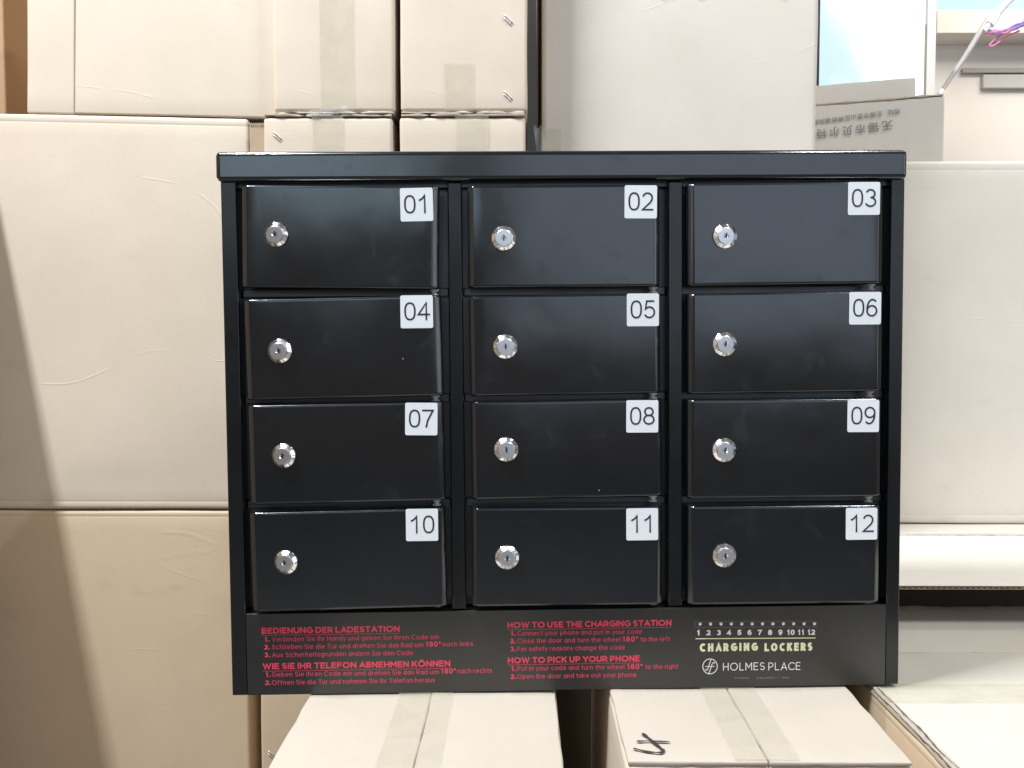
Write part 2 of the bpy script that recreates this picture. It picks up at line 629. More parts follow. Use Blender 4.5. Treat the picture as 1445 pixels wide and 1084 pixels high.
XH = 0.72
GL = {
    "A": (.80, [[(0, 0), (.40, 1), (.80, 0)], [(.13, .30), (.67, .30)]]),
    "B": (.60, [[(0, 0), (0, 1)], [(0, 1), (.32, 1)] + A(.32, .76, .24, .24, 90, -90) + [(0, .52)], [(0, .52), (.34, .52)] + A(.34, .26, .26, .26, 90, -90) + [(0, 0)]]),
    "C": (.76, [A(.48, .5, .48, .5, 48, 312)]),
    "D": (.74, [[(0, 0), (0, 1)], [(0, 1), (.28, 1)] + A(.28, .5, .46, .5, 90, -90) + [(0, 0)]]),
    "E": (.56, [[(.56, 1), (0, 1), (0, 0), (.56, 0)], [(0, .52), (.50, .52)]]),
    "F": (.54, [[(.54, 1), (0, 1), (0, 0)], [(0, .50), (.48, .50)]]),
    "G": (.82, [A(.48, .5, .48, .5, 48, 330) + [(.88, .45)], [(.56, .46), (.89, .46)]]),
    "H": (.68, [[(0, 0), (0, 1)], [(.68, 0), (.68, 1)], [(0, .5), (.68, .5)]]),
    "I": (.0, [[(0, 0), (0, 1)]]),
    "K": (.66, [[(0, 0), (0, 1)], [(.64, 1), (0, .36)], [(.25, .60), (.66, 0)]]),
    "L": (.52, [[(0, 1), (0, 0), (.52, 0)]]),
    "M": (.82, [[(0, 0), (0, 1)], [(.04, .94), (.41, .34), (.78, .94)], [(.82, 1), (.82, 0)]]),
    "N": (.70, [[(0, 0), (0, 1)], [(.05, .93), (.65, .07)], [(.70, 0), (.70, 1)]]),
    "O": (.98, [A(.49, .5, .49, .5, 90, 450)]),
    "\u00d6": (.98, [A(.49, .5, .49, .5, 90, 450), [(.32, 1.26), (.32, 1.27)], [(.66, 1.26), (.66, 1.27)]]),
    "P": (.60, [[(0, 0), (0, 1)], [(0, 1), (.30, 1)] + A(.30, .70, .30, .30, 90, -90) + [(0, .40)]]),
    "R": (.62, [[(0, 0), (0, 1)], [(0, 1), (.30, 1)] + A(.30, .70, .30, .30, 90, -90) + [(0, .40)], [(.34, .40), (.62, 0)]]),
    "S": (.58, [[(.55, .86)] + A(.29, .74, .27, .26, 45, 255) + A(.30, .26, .28, .26, 75, -140) + [(.03, .13)]]),
    "T": (.68, [[(0, 1), (.68, 1)], [(.34, 1), (.34, 0)]]),
    "U": (.68, [[(0, 1), (0, .34)] + A(.34, .34, .34, .34, 180, 360) + [(.68, 1)]]),
    "V": (.76, [[(0, 1), (.38, 0), (.76, 1)]]),
    "W": (1.16, [[(0, 1), (.30, 0), (.58, .92), (.86, 0), (1.16, 1)]]),
    "Y": (.72, [[(0, 1), (.36, .44), (.72, 1)], [(.36, .44), (.36, 0)]]),
    "a": (.58, [[(.59, 0), (.59, XH)], A(.30, .36, .30, .36, 0, 360)]),
    "b": (.60, [[(0, 0), (0, 1.02)], A(.31, .36, .31, .36, 180, 540)]),
    "c": (.54, [A(.34, .36, .34, .36, 50, 310)]),
    "d": (.60, [[(.61, 0), (.61, 1.02)], A(.31, .36, .31, .36, 0, 360)]),
    "e": (.62, [[(.02, .37), (.64, .37)] + A(.33, .36, .32, .36, 4, 312)]),
    "f": (.34, [[(.12, 0), (.12, .80)] + A(.34, .80, .22, .26, 180, 75), [(0, XH - .04), (.32, XH - .04)]]),
    "g": (.60, [A(.31, .36, .31, .36, 0, 360), [(.61, XH), (.61, 0)] + A(.33, -.02, .28, .27, 0, -140)]),
    "h": (.54, [[(0, 0), (0, 1.02)], A(.28, .42, .27, .30, 180, 0) + [(.55, 0)]]),
    "i": (.0, [[(0, 0), (0, XH)], [(0, .97), (0, .98)]]),
    "k": (.52, [[(0, 0), (0, 1.02)], [(.48, XH), (0, .26)], [(.20, .42), (.52, 0)]]),
    "l": (.0, [[(0, 0), (0, 1.02)]]),
    "m": (.96, [[(0, 0), (0, XH)], A(.25, .46, .24, .26, 180, 0) + [(.49, 0)], A(.74, .46, .24, .26, 180, 0) + [(.98, 0)]]),
    "n": (.54, [[(0, 0), (0, XH)], A(.28, .42, .27, .30, 180, 0) + [(.55, 0)]]),
    "o": (.64, [A(.33, .36, .33, .36, 90, 450)]),
    "p": (.60, [[(0, -.28), (0, XH)], A(.31, .36, .31, .36, 180, 540)]),
    "r": (.24, [[(0, 0), (0, XH)], A(.28, .40, .28, .32, 180, 92)]),
    "s": (.44, [[(.42, .62)] + A(.22, .53, .20, .19, 40, 255) + A(.23, .19, .21, .19, 75, -140) + [(.02, .10)]]),
    "\u00df": (.56, [[(0, 0), (0, .76)] + A(.26, .76, .26, .26, 180, -60) + A(.28, .27, .28, .27, 80, -120)]),
    "t": (.32, [[(.14, .92), (.14, .20)] + A(.32, .20, .18, .20, 180, 285), [(0, XH), (.34, XH)]]),
    "u": (.54, [[(0, XH), (0, .30)] + A(.27, .30, .27, .30, 180, 360) + [(.54, XH)], [(.54, .3), (.54, 0)]]),
    "v": (.54, [[(0, XH), (.27, 0), (.54, XH)]]),
    "w": (.86, [[(0, XH), (.22, 0), (.43, XH), (.64, 0), (.86, XH)]]),
    "y": (.56, [[(0, XH), (.29, .04)], [(.56, XH), (.17, -.28)]]),
    "0": (.56, [SE(.28, .5, .27, .5)]),
    "1": (.42, [[(.04, .73), (.17, .81), (.27, .92), (.32, 1.0), (.32, 0)]]),
    "2": (.56, [A(.28, .71, .26, .29, 165, -20) + [(.44, .44), (.01, 0), (.56, 0)]]),
    "3": (.56, [A(.27, .76, .24, .24, 160, -90), A(.27, .27, .28, .27, 90, -160)]),
    "4": (.60, [[(.44, 0), (.44, 1), (.0, .30), (.60, .30)]]),
    "5": (.56, [[(.50, 1), (.12, 1), (.05, .52)] + A(.27, .32, .28, .32, 130, -155)]),
    "6": (.56, [A(.28, .31, .27, .31, 90, 450), [(.015, .31)] + A(.32, .45, .305, .55, 180, 50)]),
    "7": (.56, [[(.0, 1), (.56, 1), (.46, .80), (.26, .36), (.19, 0)]]),
    "8": (.56, [A(.28, .76, .23, .24, 90, 450), A(.28, .27, .28, .27, 90, 450)]),
    "9": (.56, [A(.28, .69, .27, .31, 90, 450), [(.545, .69)] + A(.24, .55, .305, .55, 0, -130)]),
    ".": (.0, [[(0, .03), (0, .04)]]),
    "\u00b0": (.22, [A(.12, .85, .12, .13, 90, 450)]),
    "/": (.34, [[(0, -.05), (.34, 1.05)]]),
    "|": (.0, [[(0, 0), (0, 1)]]),
    " ": (.22, []),
}


def ribbon(bm, pts, w, z, ext, mi=0):
    P = [Vector((p[0], p[1])) for p in pts]
    Q = [P[0]]
    for p in P[1:]:
        if (p - Q[-1]).length > 1e-6:
            Q.append(p)
    P = Q
    closed = (P[0] - P[-1]).length < 1e-4 and len(P) > 4
    if closed:
        P = P[:-1]
    n = len(P)
    if n < 2:
        return
    if not closed:
        # only straight ends are lengthened by half the pen width
        e = ext
        d0 = (P[0] - P[1]).normalized()
        d1 = (P[-1] - P[-2]).normalized()
        if e:
            if (P[0] - P[1]).length > w * 0.9 or n == 2:
                P[0] = P[0] + d0 * w * 0.5
            if (P[-1] - P[-2]).length > w * 0.9 or n == 2:
                P[-1] = P[-1] + d1 * w * 0.5
    Lf, Rt = [], []
    for i in range(n):
        a = P[i - 1] if (closed or i > 0) else None
        b = P[(i + 1) % n] if (closed or i < n - 1) else None
        t1 = (P[i] - a).normalized() if a is not None else None
        t2 = (b - P[i]).normalized() if b is not None else None
        if t1 is None:
            t1 = t2
        if t2 is None:
            t2 = t1
        n1 = Vector((-t1.y, t1.x))
        n2 = Vector((-t2.y, t2.x))
        m = (n1 + n2)
        if m.length < 1e-3:
            m = n1
        m.normalize()
        k = 1 / max(0.42, m.dot(n1))
        o = m * (w * 0.5 * k)
        Lf.append(bm.verts.new((P[i].x + o.x, -z, P[i].y + o.y)))
        Rt.append(bm.verts.new((P[i].x - o.x, -z, P[i].y - o.y)))
    for i in range(n if closed else n - 1):
        j = (i + 1) % n
        try:
            f = bm.faces.new((Lf[i], Lf[j], Rt[j], Rt[i]))
            f.material_index = mi
        except ValueError:
            pass


def write(bm, s, x, y, h, wt, width=None, z=0.0, gap=0.24, align="l", mi=0, narrow=1.0, bold_ranges=()):
    """lettering laid out in the x-z plane (y = -z offset), h = cap height, wt = pen / h"""
    hh = 1 - wt
    pos = []
    cur = 0.0
    for i, ch in enumerate(s):
        adv, st = GL[ch]
        pos.append((cur, ch))
        if ch == " ":
            cur += adv + gap * 0.7
        else:
            cur += adv * narrow + wt + gap * (0.72 if ch in "Aa/TtyY" else 1.0)
    total = cur - gap
    k = h
    kx = (width / total) if width else h
    x0 = x - (total * kx / 2 if align == "c" else 0)
    cnt = 0
    for (cx, ch) in pos:
        for st in GL[ch][1]:
            pts = [(x0 + (cx + wt / 2 + p[0] * narrow) * kx, y + (wt / 2 + p[1] * hh) * k) for p in st]
            if ch in "iI|l1" and False:
                pass
            ribbon(bm, pts, wt * h, z + (cnt % 4) * 0.00001, 1, mi)
            cnt += 1
    return total * kx


# ------------------------------------------------------------------ the locker cabinet (local: x right, y back, z up; origin = upper left of the frame face)
MX = Matrix(((0.99938, -0.03442, -0.00794, -0.27808),
             (0.03443, 0.99941, 0.00063, 0.92424),
             (0.00792, -0.0009, 0.99997, 0.1375),
             (0, 0, 0, 1)))
cab = empty("locker_cabinet")
# its base: lower-left front corner of the frame
BASE = Matrix.Translation(Vector((0.32, 0.1, -0.484)))
cab.matrix_world = MX @ BASE
tag(cab, "black gloss steel cabinet of twelve small numbered charging lockers standing on two cartons", "locker cabinet")
INV = BASE.inverted()


def cpart(o):
    """parts are written in frame coordinates; shift them under the cabinet's base empty"""
    o.parent = cab
    o.matrix_parent_inverse = INV
    return o


DEP = 0.20
# side panels with the front stiles
bm = bmesh.new()
add_box(bm, 0.0, 0.0145, 0.0, 0.024, -0.484, 0.001, 0.0012)
add_box(bm, 0.0002, 0.0022, 0.022, DEP, -0.4838, 0.001)
bmesh.ops.recalc_face_normals(bm, faces=bm.faces)
cpart(mesh_obj("side_panel", bm, M["paint_frame"]))
bm = bmesh.new()
add_box(bm, 0.6268, 0.640, 0.0, 0.024, -0.484, 0.001, 0.0012)
add_box(bm, 0.6378, 0.6398, 0.022, DEP, -0.4838, 0.001)
bmesh.ops.recalc_face_normals(bm, faces=bm.faces)
cpart(mesh_obj("side_panel", bm, M["paint_frame"]))
cpart(box_obj("back_panel", (0.0025, 0.6375, DEP - 0.003, DEP - 0.001, -0.483, 0.0), M["paint_in"]))
cpart(box_obj("base_panel", (0.0025, 0.6375, 0.003, DEP - 0.004, -0.4838, -0.4815), M["paint_in"]))
# top cap, a folded tray lid with soft corners
bm = bmesh.new()
add_box(bm, -0.003, 0.6402, -0.006, DEP + 0.004, -0.0005, 0.0272, 0.0045, 4)
for v in bm.verts:
    if v.co.z < 0.003:
        if v.co.x < 0:
            v.co.x += 0.0008
    if v.co.y < 0 and v.co.z > 0.02:
        v.co.z += 0.0006 * math.sin(v.co.x * 5)
bmesh.ops.recalc_face_normals(bm, faces=bm.faces)
cpart(mesh_obj("top_cap", bm, M["paint"]))
# underside strip behind the cap, dark slot over the doors
cpart(box_obj("head_rail", (0.0147, 0.6266, 0.008, 0.022, -0.0045, -0.0007), M["paint_in"]))
# recessed inner plate with the rails between the rows
cpart(box_obj("inner_plate", (0.0147, 0.6266, 0.0185, 0.0205, -0.404, -0.005), M["paint_in"]))
for (u0, u1) in ((0.2097, 0.2230), (0.4163, 0.4301)):
    cpart(box_obj("divider", (u0, u1, 0.0004, 0.018, -0.4043, -0.001), M["paint_frame"], bev=0.0012))
for (u0, u1) in ((0.0150, 0.2094), (0.2234, 0.4159), (0.4305, 0.6264)):
    for r in range(1, 4):
        zc = -0.0015 - r * 0.1005
        cpart(box_obj("shelf_edge", (u0, u1, 0.0125, 0.018, zc - 0.0045, zc + 0.0035), M["paint_in"], bev=0.001))
# lower front panel with the lettering
bm = bmesh.new()
add_box(bm, 0.0148, 0.6264, -0.0012, 0.0012, -0.4835, -0.4052, 0.0005)
add_box(bm, 0.0148, 0.6264, 0.0013, 0.0180, -0.4068, -0.4056)
bmesh.ops.recalc_face_normals(bm, faces=bm.faces)
bp = cpart(mesh_obj("bottom_panel", bm, M["panel_print"]))
bp["label"] = "lower front panel printed with red instructions and a white logo"
FW = -0.0012  # its face


def panel_part(name, bm, m):
    o = mesh_obj(name, bm, m)
    o.parent = bp
    return o


ROW = 0.00006


def txt(name, items, m, z=0.0014, gap=0.24):
    bm = bmesh.new()
    for it in items:
        write(bm, it[0], it[1] / 1000, it[2] / 1000, it[3] / 1000, it[4], width=(it[5] / 1000 if it[5] else None), z=z, gap=gap,
              align=(it[6] if len(it) > 6 else "l"), narrow=(it[7] if len(it) > 7 else 1.0))
    return panel_part(name, bm, m)


CH, CB = 5.9, 4.5
W1, W2 = 0.21, 0.134
txt("printed_heading", [("BEDIENUNG DER LADESTATION", 29.5, -424.4, CH, W1, 130.1)], M["red"], gap=0.15)
txt("printed_heading", [("WIE SIE IHR TELEFON ABNEHMEN K\u00d6NNEN", 29.7, -458.6, CH, W1, 177.7)], M["red"], gap=0.15)
txt("printed_heading", [("HOW TO USE THE CHARGING STATION", 262.3, -422.6, CH, W1, 156.8)], M["red"], gap=0.15)
txt("printed_heading", [("HOW TO PICK UP YOUR PHONE", 262.4, -456.7, CH, W1, 126.3)], M["red"], gap=0.15)
for (u0, u1, v) in ((29.5, 159.6, -425.9), (29.7, 207.4, -460.4), (262.3, 419.1, -424.1), (262.4, 388.7, -458.2)):
    bm = bmesh.new()
    ribbon(bm, [(u0 / 1000, v / 1000), (u1 / 1000, v / 1000)], 0.0004, 0.0014, 0)
    panel_part("underline", bm, M["redthin"])
txt("printed_step_number", [("1.", 31.6, -432.0, CB + .1, .24, 5.1), ("2.", 31.6, -439.5, CB + .1, .24, 5.1), ("3.", 31.6, -447.0, CB + .1, .24, 5.1)], M["red"])
txt("printed_step_number", [("1.", 31.8, -466.0, CB + .1, .24, 5.1), ("2.", 31.8, -473.8, CB + .1, .24, 5.1)], M["red"])
txt("printed_step_number", [("1.", 264.8, -429.9, CB + .1, .24, 5.1), ("2.", 264.8, -437.3, CB + .1, .24, 5.1), ("3.", 264.8, -445.0, CB + .1, .24, 5.1)], M["red"])
txt("printed_step_number", [("1.", 265.0, -464.0, CB + .1, .24, 5.1), ("2.", 265.0, -471.8, CB + .1, .24, 5.1)], M["red"])
txt("printed_text", [
    ("Verbinden Sie Ihr Handy und geben Sie Ihren Code ein", 39.0, -432.0, CB, W2, 157.7),
    ("Schlie\u00dfen Sie die Tur und drehen Sie das Rad um", 38.8, -439.4, CB, W2, 143.0),
    ("nach links", 200.6, -439.2, CB, W2, 28.6),
    ("Aus Sicherheitsgrunden andern Sie den Code", 38.7, -447.0, CB, W2, 133.2)], M["redthin"])
txt("printed_text", [
    ("Geben Sie Ihren Code ein und drehen Sie das Rad um", 38.3, -465.9, CB, W2, 157.8),
    ("nach rechts", 214.2, -465.4, CB, W2, 32.8),
    ("Offnen Sie die Tur und nehmen Sie Ihr Telefon heraus", 38.1, -473.7, CB, W2, 154.4)], M["redthin"])
txt("printed_text", [
    ("Connect your phone and put in your code", 271.6, -429.9, CB, W2, 119.2),
    ("Close the door and turn the wheel", 271.6, -437.3, CB, W2, 98.5),
    ("to the left", 389.5, -437.5, CB, W2, 27.9),
    ("For safety reasons change the code", 271.6, -445.0, CB, W2, 102.6)], M["redthin"])
txt("printed_text", [
    ("Put in your code and turn the wheel", 271.4, -464.0, CB, W2, 102.5),
    ("to the right", 394.0, -464.4, CB, W2, 31.4),
    ("Open the door and take out your phone", 271.4, -471.8, CB, W2, 114.0)], M["redthin"])
for (u, v, w) in ((183.9, -439.3, 14.6), (199.0 - 0.8, -465.5, 14.2), (371.8, -437.4, 15.2), (376.0, -464.2, 15.3)):
    txt("printed_degrees", [("180\u00b0", u, v, 5.1, .185, w)], M["red"])
# right-hand block
for i in range(12):
    s = str(i + 1)
    u = 444.9 + (553.9 - 444.9) * i / 11.0
    txt("printed_number", [(s, u, -432.4 - 0.11 * i, 5.2, .25, (8.0 if i == 9 else 6.6 if i == 10 else 7.8 if i == 11 else None), "c", 0.95)], M["white"], gap=0.12)
bm = bmesh.new()
ribbon(bm, [(0.4423, -0.4356), (0.5583, -0.4367)], 0.0009, 0.0014, 0)
panel_part("cream_line", bm, M["cream"])
txt("printed_title", [("CHARGING", 446.4, -448.3, 8.0, .27, 56.0, "l", 0.55), ("LOCKERS", 508.9, -449.0, 8.0, .27, 46.4, "l", 0.55)], M["cream"])
txt("printed_name", [("HOLMES", 469.0, -467.2, 7.6, .10, 40.2), ("PLACE", 512.9, -467.6, 7.6, .10, 30.9)], M["white"])
txt("printed_subtitle", [("FITNESS", 480.3, -475.4, 1.5, .16, 13.5), ("WELLNESS", 501.6, -475.6, 1.5, .16, 17.5), ("/", 521.8, -475.6, 1.5, .16, 1.0), ("SPA", 526.0, -475.8, 1.5, .16, 7.0)], M["grey"])
# round emblem
bm = bmesh.new()
ex, ey, er = 0.4564, -0.4628, 0.0070


def EP(px, py):
    return (ex + (px - 640) / 263 * er * 1.0, ey - (py - 487) / 275 * er * 1.04)


ribbon(bm, A(ex, ey, er, er * 1.04, 90, 450), 0.00072, 0.0014, 0)
s1 = [EP(x, y) for x, y in ((455, 592), (475, 615), (505, 625), (535, 612), (560, 575), (585, 505), (620, 390), (650, 300), (678, 225))]
s2 = [EP(x, y) for x, y in ((815, 385), (795, 355), (765, 345), (735, 365), (712, 410), (690, 480), (655, 590), (625, 670), (600, 738))]
ribbon(bm, s1, 0.00072, 0.00141, 0)
ribbon(bm, s2, 0.00072, 0.00142, 0)
ribbon(bm, [EP(468, 495), EP(530, 482), EP(640, 490), EP(730, 495), EP(805, 478)], 0.0006, 0.00143, 0)
panel_part("emblem", bm, M["white"])
# clear strip of twelve indicator lights
bm = bmesh.new()
ribbon(bm, [(0.4416, -0.4191), (0.5592, -0.4205), (0.5592, -0.4258), (0.4416, -0.4247), (0.4416, -0.4190)], 0.00018, 0.0014, 0)
panel_part("indicator_strip", bm, M["grey"])
led = None
for i in range(12):
    u, v = 0.4467 + (0.5570 - 0.4467) * i / 11.0, -0.4213 - 0.0014 * i / 11.0
    if led is None:
        bm = bmesh.new()
        r0 = bmesh.ops.create_icosphere(bm, subdivisions=2, radius=0.0016)
        for vv in bm.verts:
            vv.co.y *= 0.45
            if vv.co.x + vv.co.z < -0.0008:
                vv.co.y *= 0.5
        led = panel_part("indicator_light", bm, M["plastic_white"])
        led.location = (u, FW - 0.0003, v)
    else:
        c = led.copy()
        COL.objects.link(c)
        c.location = (u, FW - 0.0003, v)
        c.rotation_euler = (0, 0.5 * i, 0)

# doors
DW, DH = 0.181, 0.094


def door_mesh(seed, w, h):
    """pressed tray: large radius on the upright edges, sharp fold top and bottom, nearly flat face"""
    random.seed(seed)
    R = 0.0048
    D0, D1 = -0.012, 0.0045
    half = [(0.0, D1), (0.0, D0 + 0.0042), (0.0002, D0 + 0.0036), (0.0006, D0 + 0.0030), (0.0044, D0 + 0.0005), (0.0049, D0 + 0.0002), (0.0054, D0 + 0.00005), (0.0060, D0)]
    prof = [(-w / 2 + a, b) for a, b in half]
    n = 18
    for i in range(1, n):
        prof.append((-w / 2 + 0.006 + (w - 0.012) * i / n, D0))
    prof += [(w / 2 - a, b) for a, b in reversed(half)]
    zs = [-h / 2, -h / 2 + 0.0004, -h / 2 + 0.0010, -h / 2 + 0.0017, -h / 2 + 0.0023, -h / 2 + 0.0032] + [-h / 2 + h * j / 10 for j in range(1, 10)] + [h / 2 - 0.0032, h / 2 - 0.0023, h / 2 - 0.0017, h / 2 - 0.0010, h / 2 - 0.0004, h / 2]
    ins = {0: 0.0021, 1: 0.0012, 2: 0.0005, 3: 0.0001}
    ins.update({len(zs) - 1 - a: b for a, b in list(ins.items())})
    bm = bmesh.new()
    G = []
    for j, z in enumerate(zs):
        row = []
        for (x, y) in prof:
            k = ins.get(j, 0)
            yy = y + (k if y < D1 - 1e-6 else 0)
            xx = x - math.copysign(k * 0.3, x)
            t = 1 - (2 * x / w) ** 2
            yy -= 0.00045 * t * (1 - (2 * z / h) ** 2) * (1 if y < D0 + 0.001 else 0)
            yy += noise.noise(Vector((x * 14 + seed * 5.1, z * 14, seed))) * 0.00035 * (1 if y < D0 + 0.001 else 0)
            row.append(bm.verts.new((xx, yy, z)))
        G.append(row)
    for j in range(len(zs) - 1):
        for i in range(len(prof) - 1):
            f = bm.faces.new((G[j][i], G[j][i + 1], G[j + 1][i + 1], G[j + 1][i]))
            f.smooth = True
    # top and bottom folds
    for row in (G[0], G[-1]):
        mid = [bm.verts.new((v.co.x, D1, v.co.z)) for v in row]
        for i in range(len(row) - 1):
            bm.faces.new((row[i], row[i + 1], mid[i + 1], mid[i]))
    bmesh.ops.remove_doubles(bm, verts=bm.verts, dist=1e-6)
    bmesh.ops.recalc_face_normals(bm, faces=bm.faces)
    return bm


def rr_poly(w, h, r, n=5):
    P = []
    for (cx, cy, a0) in ((w / 2 - r, h / 2 - r, 0), (-w / 2 + r, h / 2 - r, 90), (-w / 2 + r, -h / 2 + r, 180), (w / 2 - r, -h / 2 + r, 270)):
        for i in range(n + 1):
            a = math.radians(a0 + 90 * i / n)
            P.append((cx + r * math.cos(a), cy + r * math.sin(a)))
    return P


def sticker_mesh(s, w=0.0300, h=0.0303):
    bm = bmesh.new()
    P = rr_poly(w, h, 0.0017)
    a = [bm.verts.new((x, 0, z)) for x, z in P]
    b = [bm.verts.new((x, -0.00025, z)) for x, z in P]
    bm.faces.new(b)
    for i in range(len(P)):
        j = (i + 1) % len(P)
        bm.faces.new((a[i], a[j], b[j], b[i]))
    bmesh.ops.recalc_face_normals(bm, faces=bm.faces)
    k = 0.0167
    pitch = 0.0124
    for i, ch in enumerate(s):
        cxx = (-0.5 + i) * pitch
        g = GL[ch]
        wt = 0.094
        sx = 0.0100 / 0.56 * 0.93
        x0 = cxx - 0.56 * sx / 2 + (0.0006 if ch == "1" else 0)
        for q, st in enumerate(g[1]):
            pts = [(x0 + p[0] * sx, -0.0079 + (wt / 2 + p[1] * (1 - wt)) * k) for p in st]
            ribbon(bm, pts, wt * k, 0.0004 + q * 0.00001, 1, 1)
    return bm


lock_cache = {}


def lock_mesh(seed):
    """facetted chrome collar with a turned cylinder face and a paracentric keyway"""
    random.seed(seed * 13 + 5)
    bm = bmesh.new()
    n = 40
    ro = 0.0113

    def ring(r, y, fac=0.0, ph=0.0, nn=n):
        vs = []
        for i in range(nn):
            a = 2 * math.pi * i / nn
            rr = r
            if fac:
                seg = 2 * math.pi / 10
                aa = ((a - ph) % seg) - seg / 2
                rr = r * (1 - fac) + fac * r * math.cos(seg / 2) / math.cos(aa)
            vs.append(bm.verts.new((rr * math.cos(a), y, rr * math.sin(a))))
        return vs

    ph = math.radians(18)
    rings = [ring(ro, 0.001), ring(ro, -0.0022, 0.5, ph), ring(0.0088, -0.0046, 1.0, ph), ring(0.0083, -0.0047), ring(0.0080, -0.0040), ring(0.0077, -0.0040), ring(0.0076, -0.0053), ring(0.0072, -0.0056)]
    mi = [0, 0, 0, 0, 0, 1, 1]
    for k in range(len(rings) - 1):
        for i in range(n):
            j = (i + 1) % n
            f = bm.faces.new((rings[k][i], rings[k][j], rings[k + 1][j], rings[k + 1][i]))
            f.material_index = mi[k]
            f.smooth = (k in (0,))
    r2 = ring(0.0026, -0.00565)
    for i in range(n):
        j = (i + 1) % n
        f = bm.faces.new((rings[-1][i], rings[-1][j], r2[j], r2[i]))
        f.material_index = 1
    r3 = ring(0.0019, -0.0048)
    for i in range(n):
        j = (i + 1) % n
        f = bm.faces.new((r2[i], r2[j], r3[j], r3[i]))
        f.material_index = 0
    f = bm.faces.new(r3)
    f.material_index = 1
    # keyway: crooked upright slot
    K = [(-0.0005, 0.0029), (0.0004, 0.0029), (0.0006, 0.0014), (0.0013, 0.0004), (0.0005, -0.0006), (0.0008, -0.0022), (-0.0001, -0.0030), (-0.0005, -0.0016), (-0.0009, -0.0004), (-0.0003, 0.0008)]
    f = bm.faces.new([bm.verts.new((x, -0.00575, z)) for x, z in K])
    f.material_index = 2
    f = bm.faces.new([bm.verts.new((x, -0.00572, z)) for x, z in ((0.0010, -0.0002), (0.0018, -0.0008), (0.0016, -0.0022), (0.0008, -0.0026))])
    f.material_index = 0
    # stamped notches round the collar
    for a in (-95, -20, -60, 200, 150)[: 3 + seed % 3]:
        a = math.radians(a + random.uniform(-15, 15))
        c, s = math.cos(a), math.sin(a)
        pts = [(0.0089, 0.00025), (0.0111, 0.0003), (0.0111, -0.0003), (0.0089, -0.00025)]
        vs = []
        for (r, t) in pts:
            y = -0.00475 if r < 0.01 else -0.0026
            vs.append(bm.verts.new((r * c - t * s, y, r * s + t * c)))
        f = bm.faces.new(vs)
        f.material_index = 2
    bmesh.ops.recalc_face_normals(bm, faces=[f for f in bm.faces])
    return bm


# number: centre u, v, width, height, roll; lock u, v; sticker u, v
DOORS = {
    1: (111.1, -52.3, 181.0, 94.0, -0.95, 53.4, -50.5, 181.7, -22.1),
    2: (317.4, -52.8, 177.9, 94.0, 0.05, 261.6, -54.2, 388.4, -21.7),
    3: (524.2, -51.5, 182.7, 94.8, 0.40, 466.3, -53.1, 596.6, -19.9),
    4: (112.6, -154.0, 181.5, 93.4, 0.94, 54.5, -155.5, 181.4, -122.5),
    5: (318.1, -152.9, 178.2, 93.1, 0.40, 262.1, -153.6, 390.4, -121.5),
    6: (524.8, -152.6, 183.1, 93.7, 0.31, 466.3, -153.0, 598.7, -121.4),
    7: (113.8, -252.0, 180.8, 93.1, 0.72, 56.1, -252.9, 184.1, -221.7),
    8: (319.3, -250.7, 179.3, 92.0, 0.38, 262.2, -249.6, 389.8, -221.0),
    9: (524.6, -252.2, 183.3, 93.4, -0.12, 466.3, -252.8, 598.0, -222.1),
    10: (113.7, -352.5, 181.6, 94.0, 0.83, 56.1, -352.5, 183.5, -321.0),
    11: (319.1, -352.0, 179.9, 93.8, -0.20, 262.1, -351.7, 389.3, -322.0),
    12: (524.7, -353.3, 182.8, 94.0, -0.32, 466.7, -352.8, 597.4, -324.1),
}
TILT = {1: (0.5, -1.2), 2: (0.2, -0.3), 3: (0.5, 0.2), 4: (-0.3, -0.9), 5: (0.5, 0.3), 6: (0.6, 0.1), 7: (-0.5, -0.5), 8: (-0.6, 0.2), 9: (-0.5, 0.1),
        10: (-0.3, -0.3), 11: (-0.4, 0.3), 12: (-0.6, 0.2)}
STR = {1: 0.8, 7: -0.9, 2: -0.5, 4: 0.2, 9: -0.4, 8: -0.3}
for k, (u, v, w, h, roll, lu, lv, su, sv) in DOORS.items():
    d = mesh_obj("door", door_mesh(k, w / 1000, h / 1000), M["paint"])
    cpart(d)
    tx, tz = TILT[k]
    d.location = (u / 1000, 0, v / 1000)
    d.rotation_euler = (math.radians(tx), math.radians(-roll), math.radians(tz))
    d["label"] = "locker door with the white number sticker %02d" % k
    lx, lz = (lu - u) / 1000, (lv - v) / 1000
    L = mesh_obj("lock", lock_mesh(k), [M["chrome"], M["steel"], M["dark"]], d)
    L.location = (lx, -0.0123, lz)
    L.rotation_euler = (0, math.radians([0, -12, 4, 7, -8, 0, 8, -10, 0, 12, -14, 3, 5][k]), math.radians([0, -8, 0, 3, -6, 1, 2, -8, 0, 2, -9, 0, 2][k]))
    s = mesh_obj("number_sticker", sticker_mesh("%02d" % k), [M["sticker"], M["ink"]], d)
    s.location = ((su - u) / 1000, -0.01265, (sv - v) / 1000)
    s.rotation_euler = (0, math.radians(roll - STR.get(k, 0) * -1.0 * 0 + (-STR.get(k, 0))), 0)

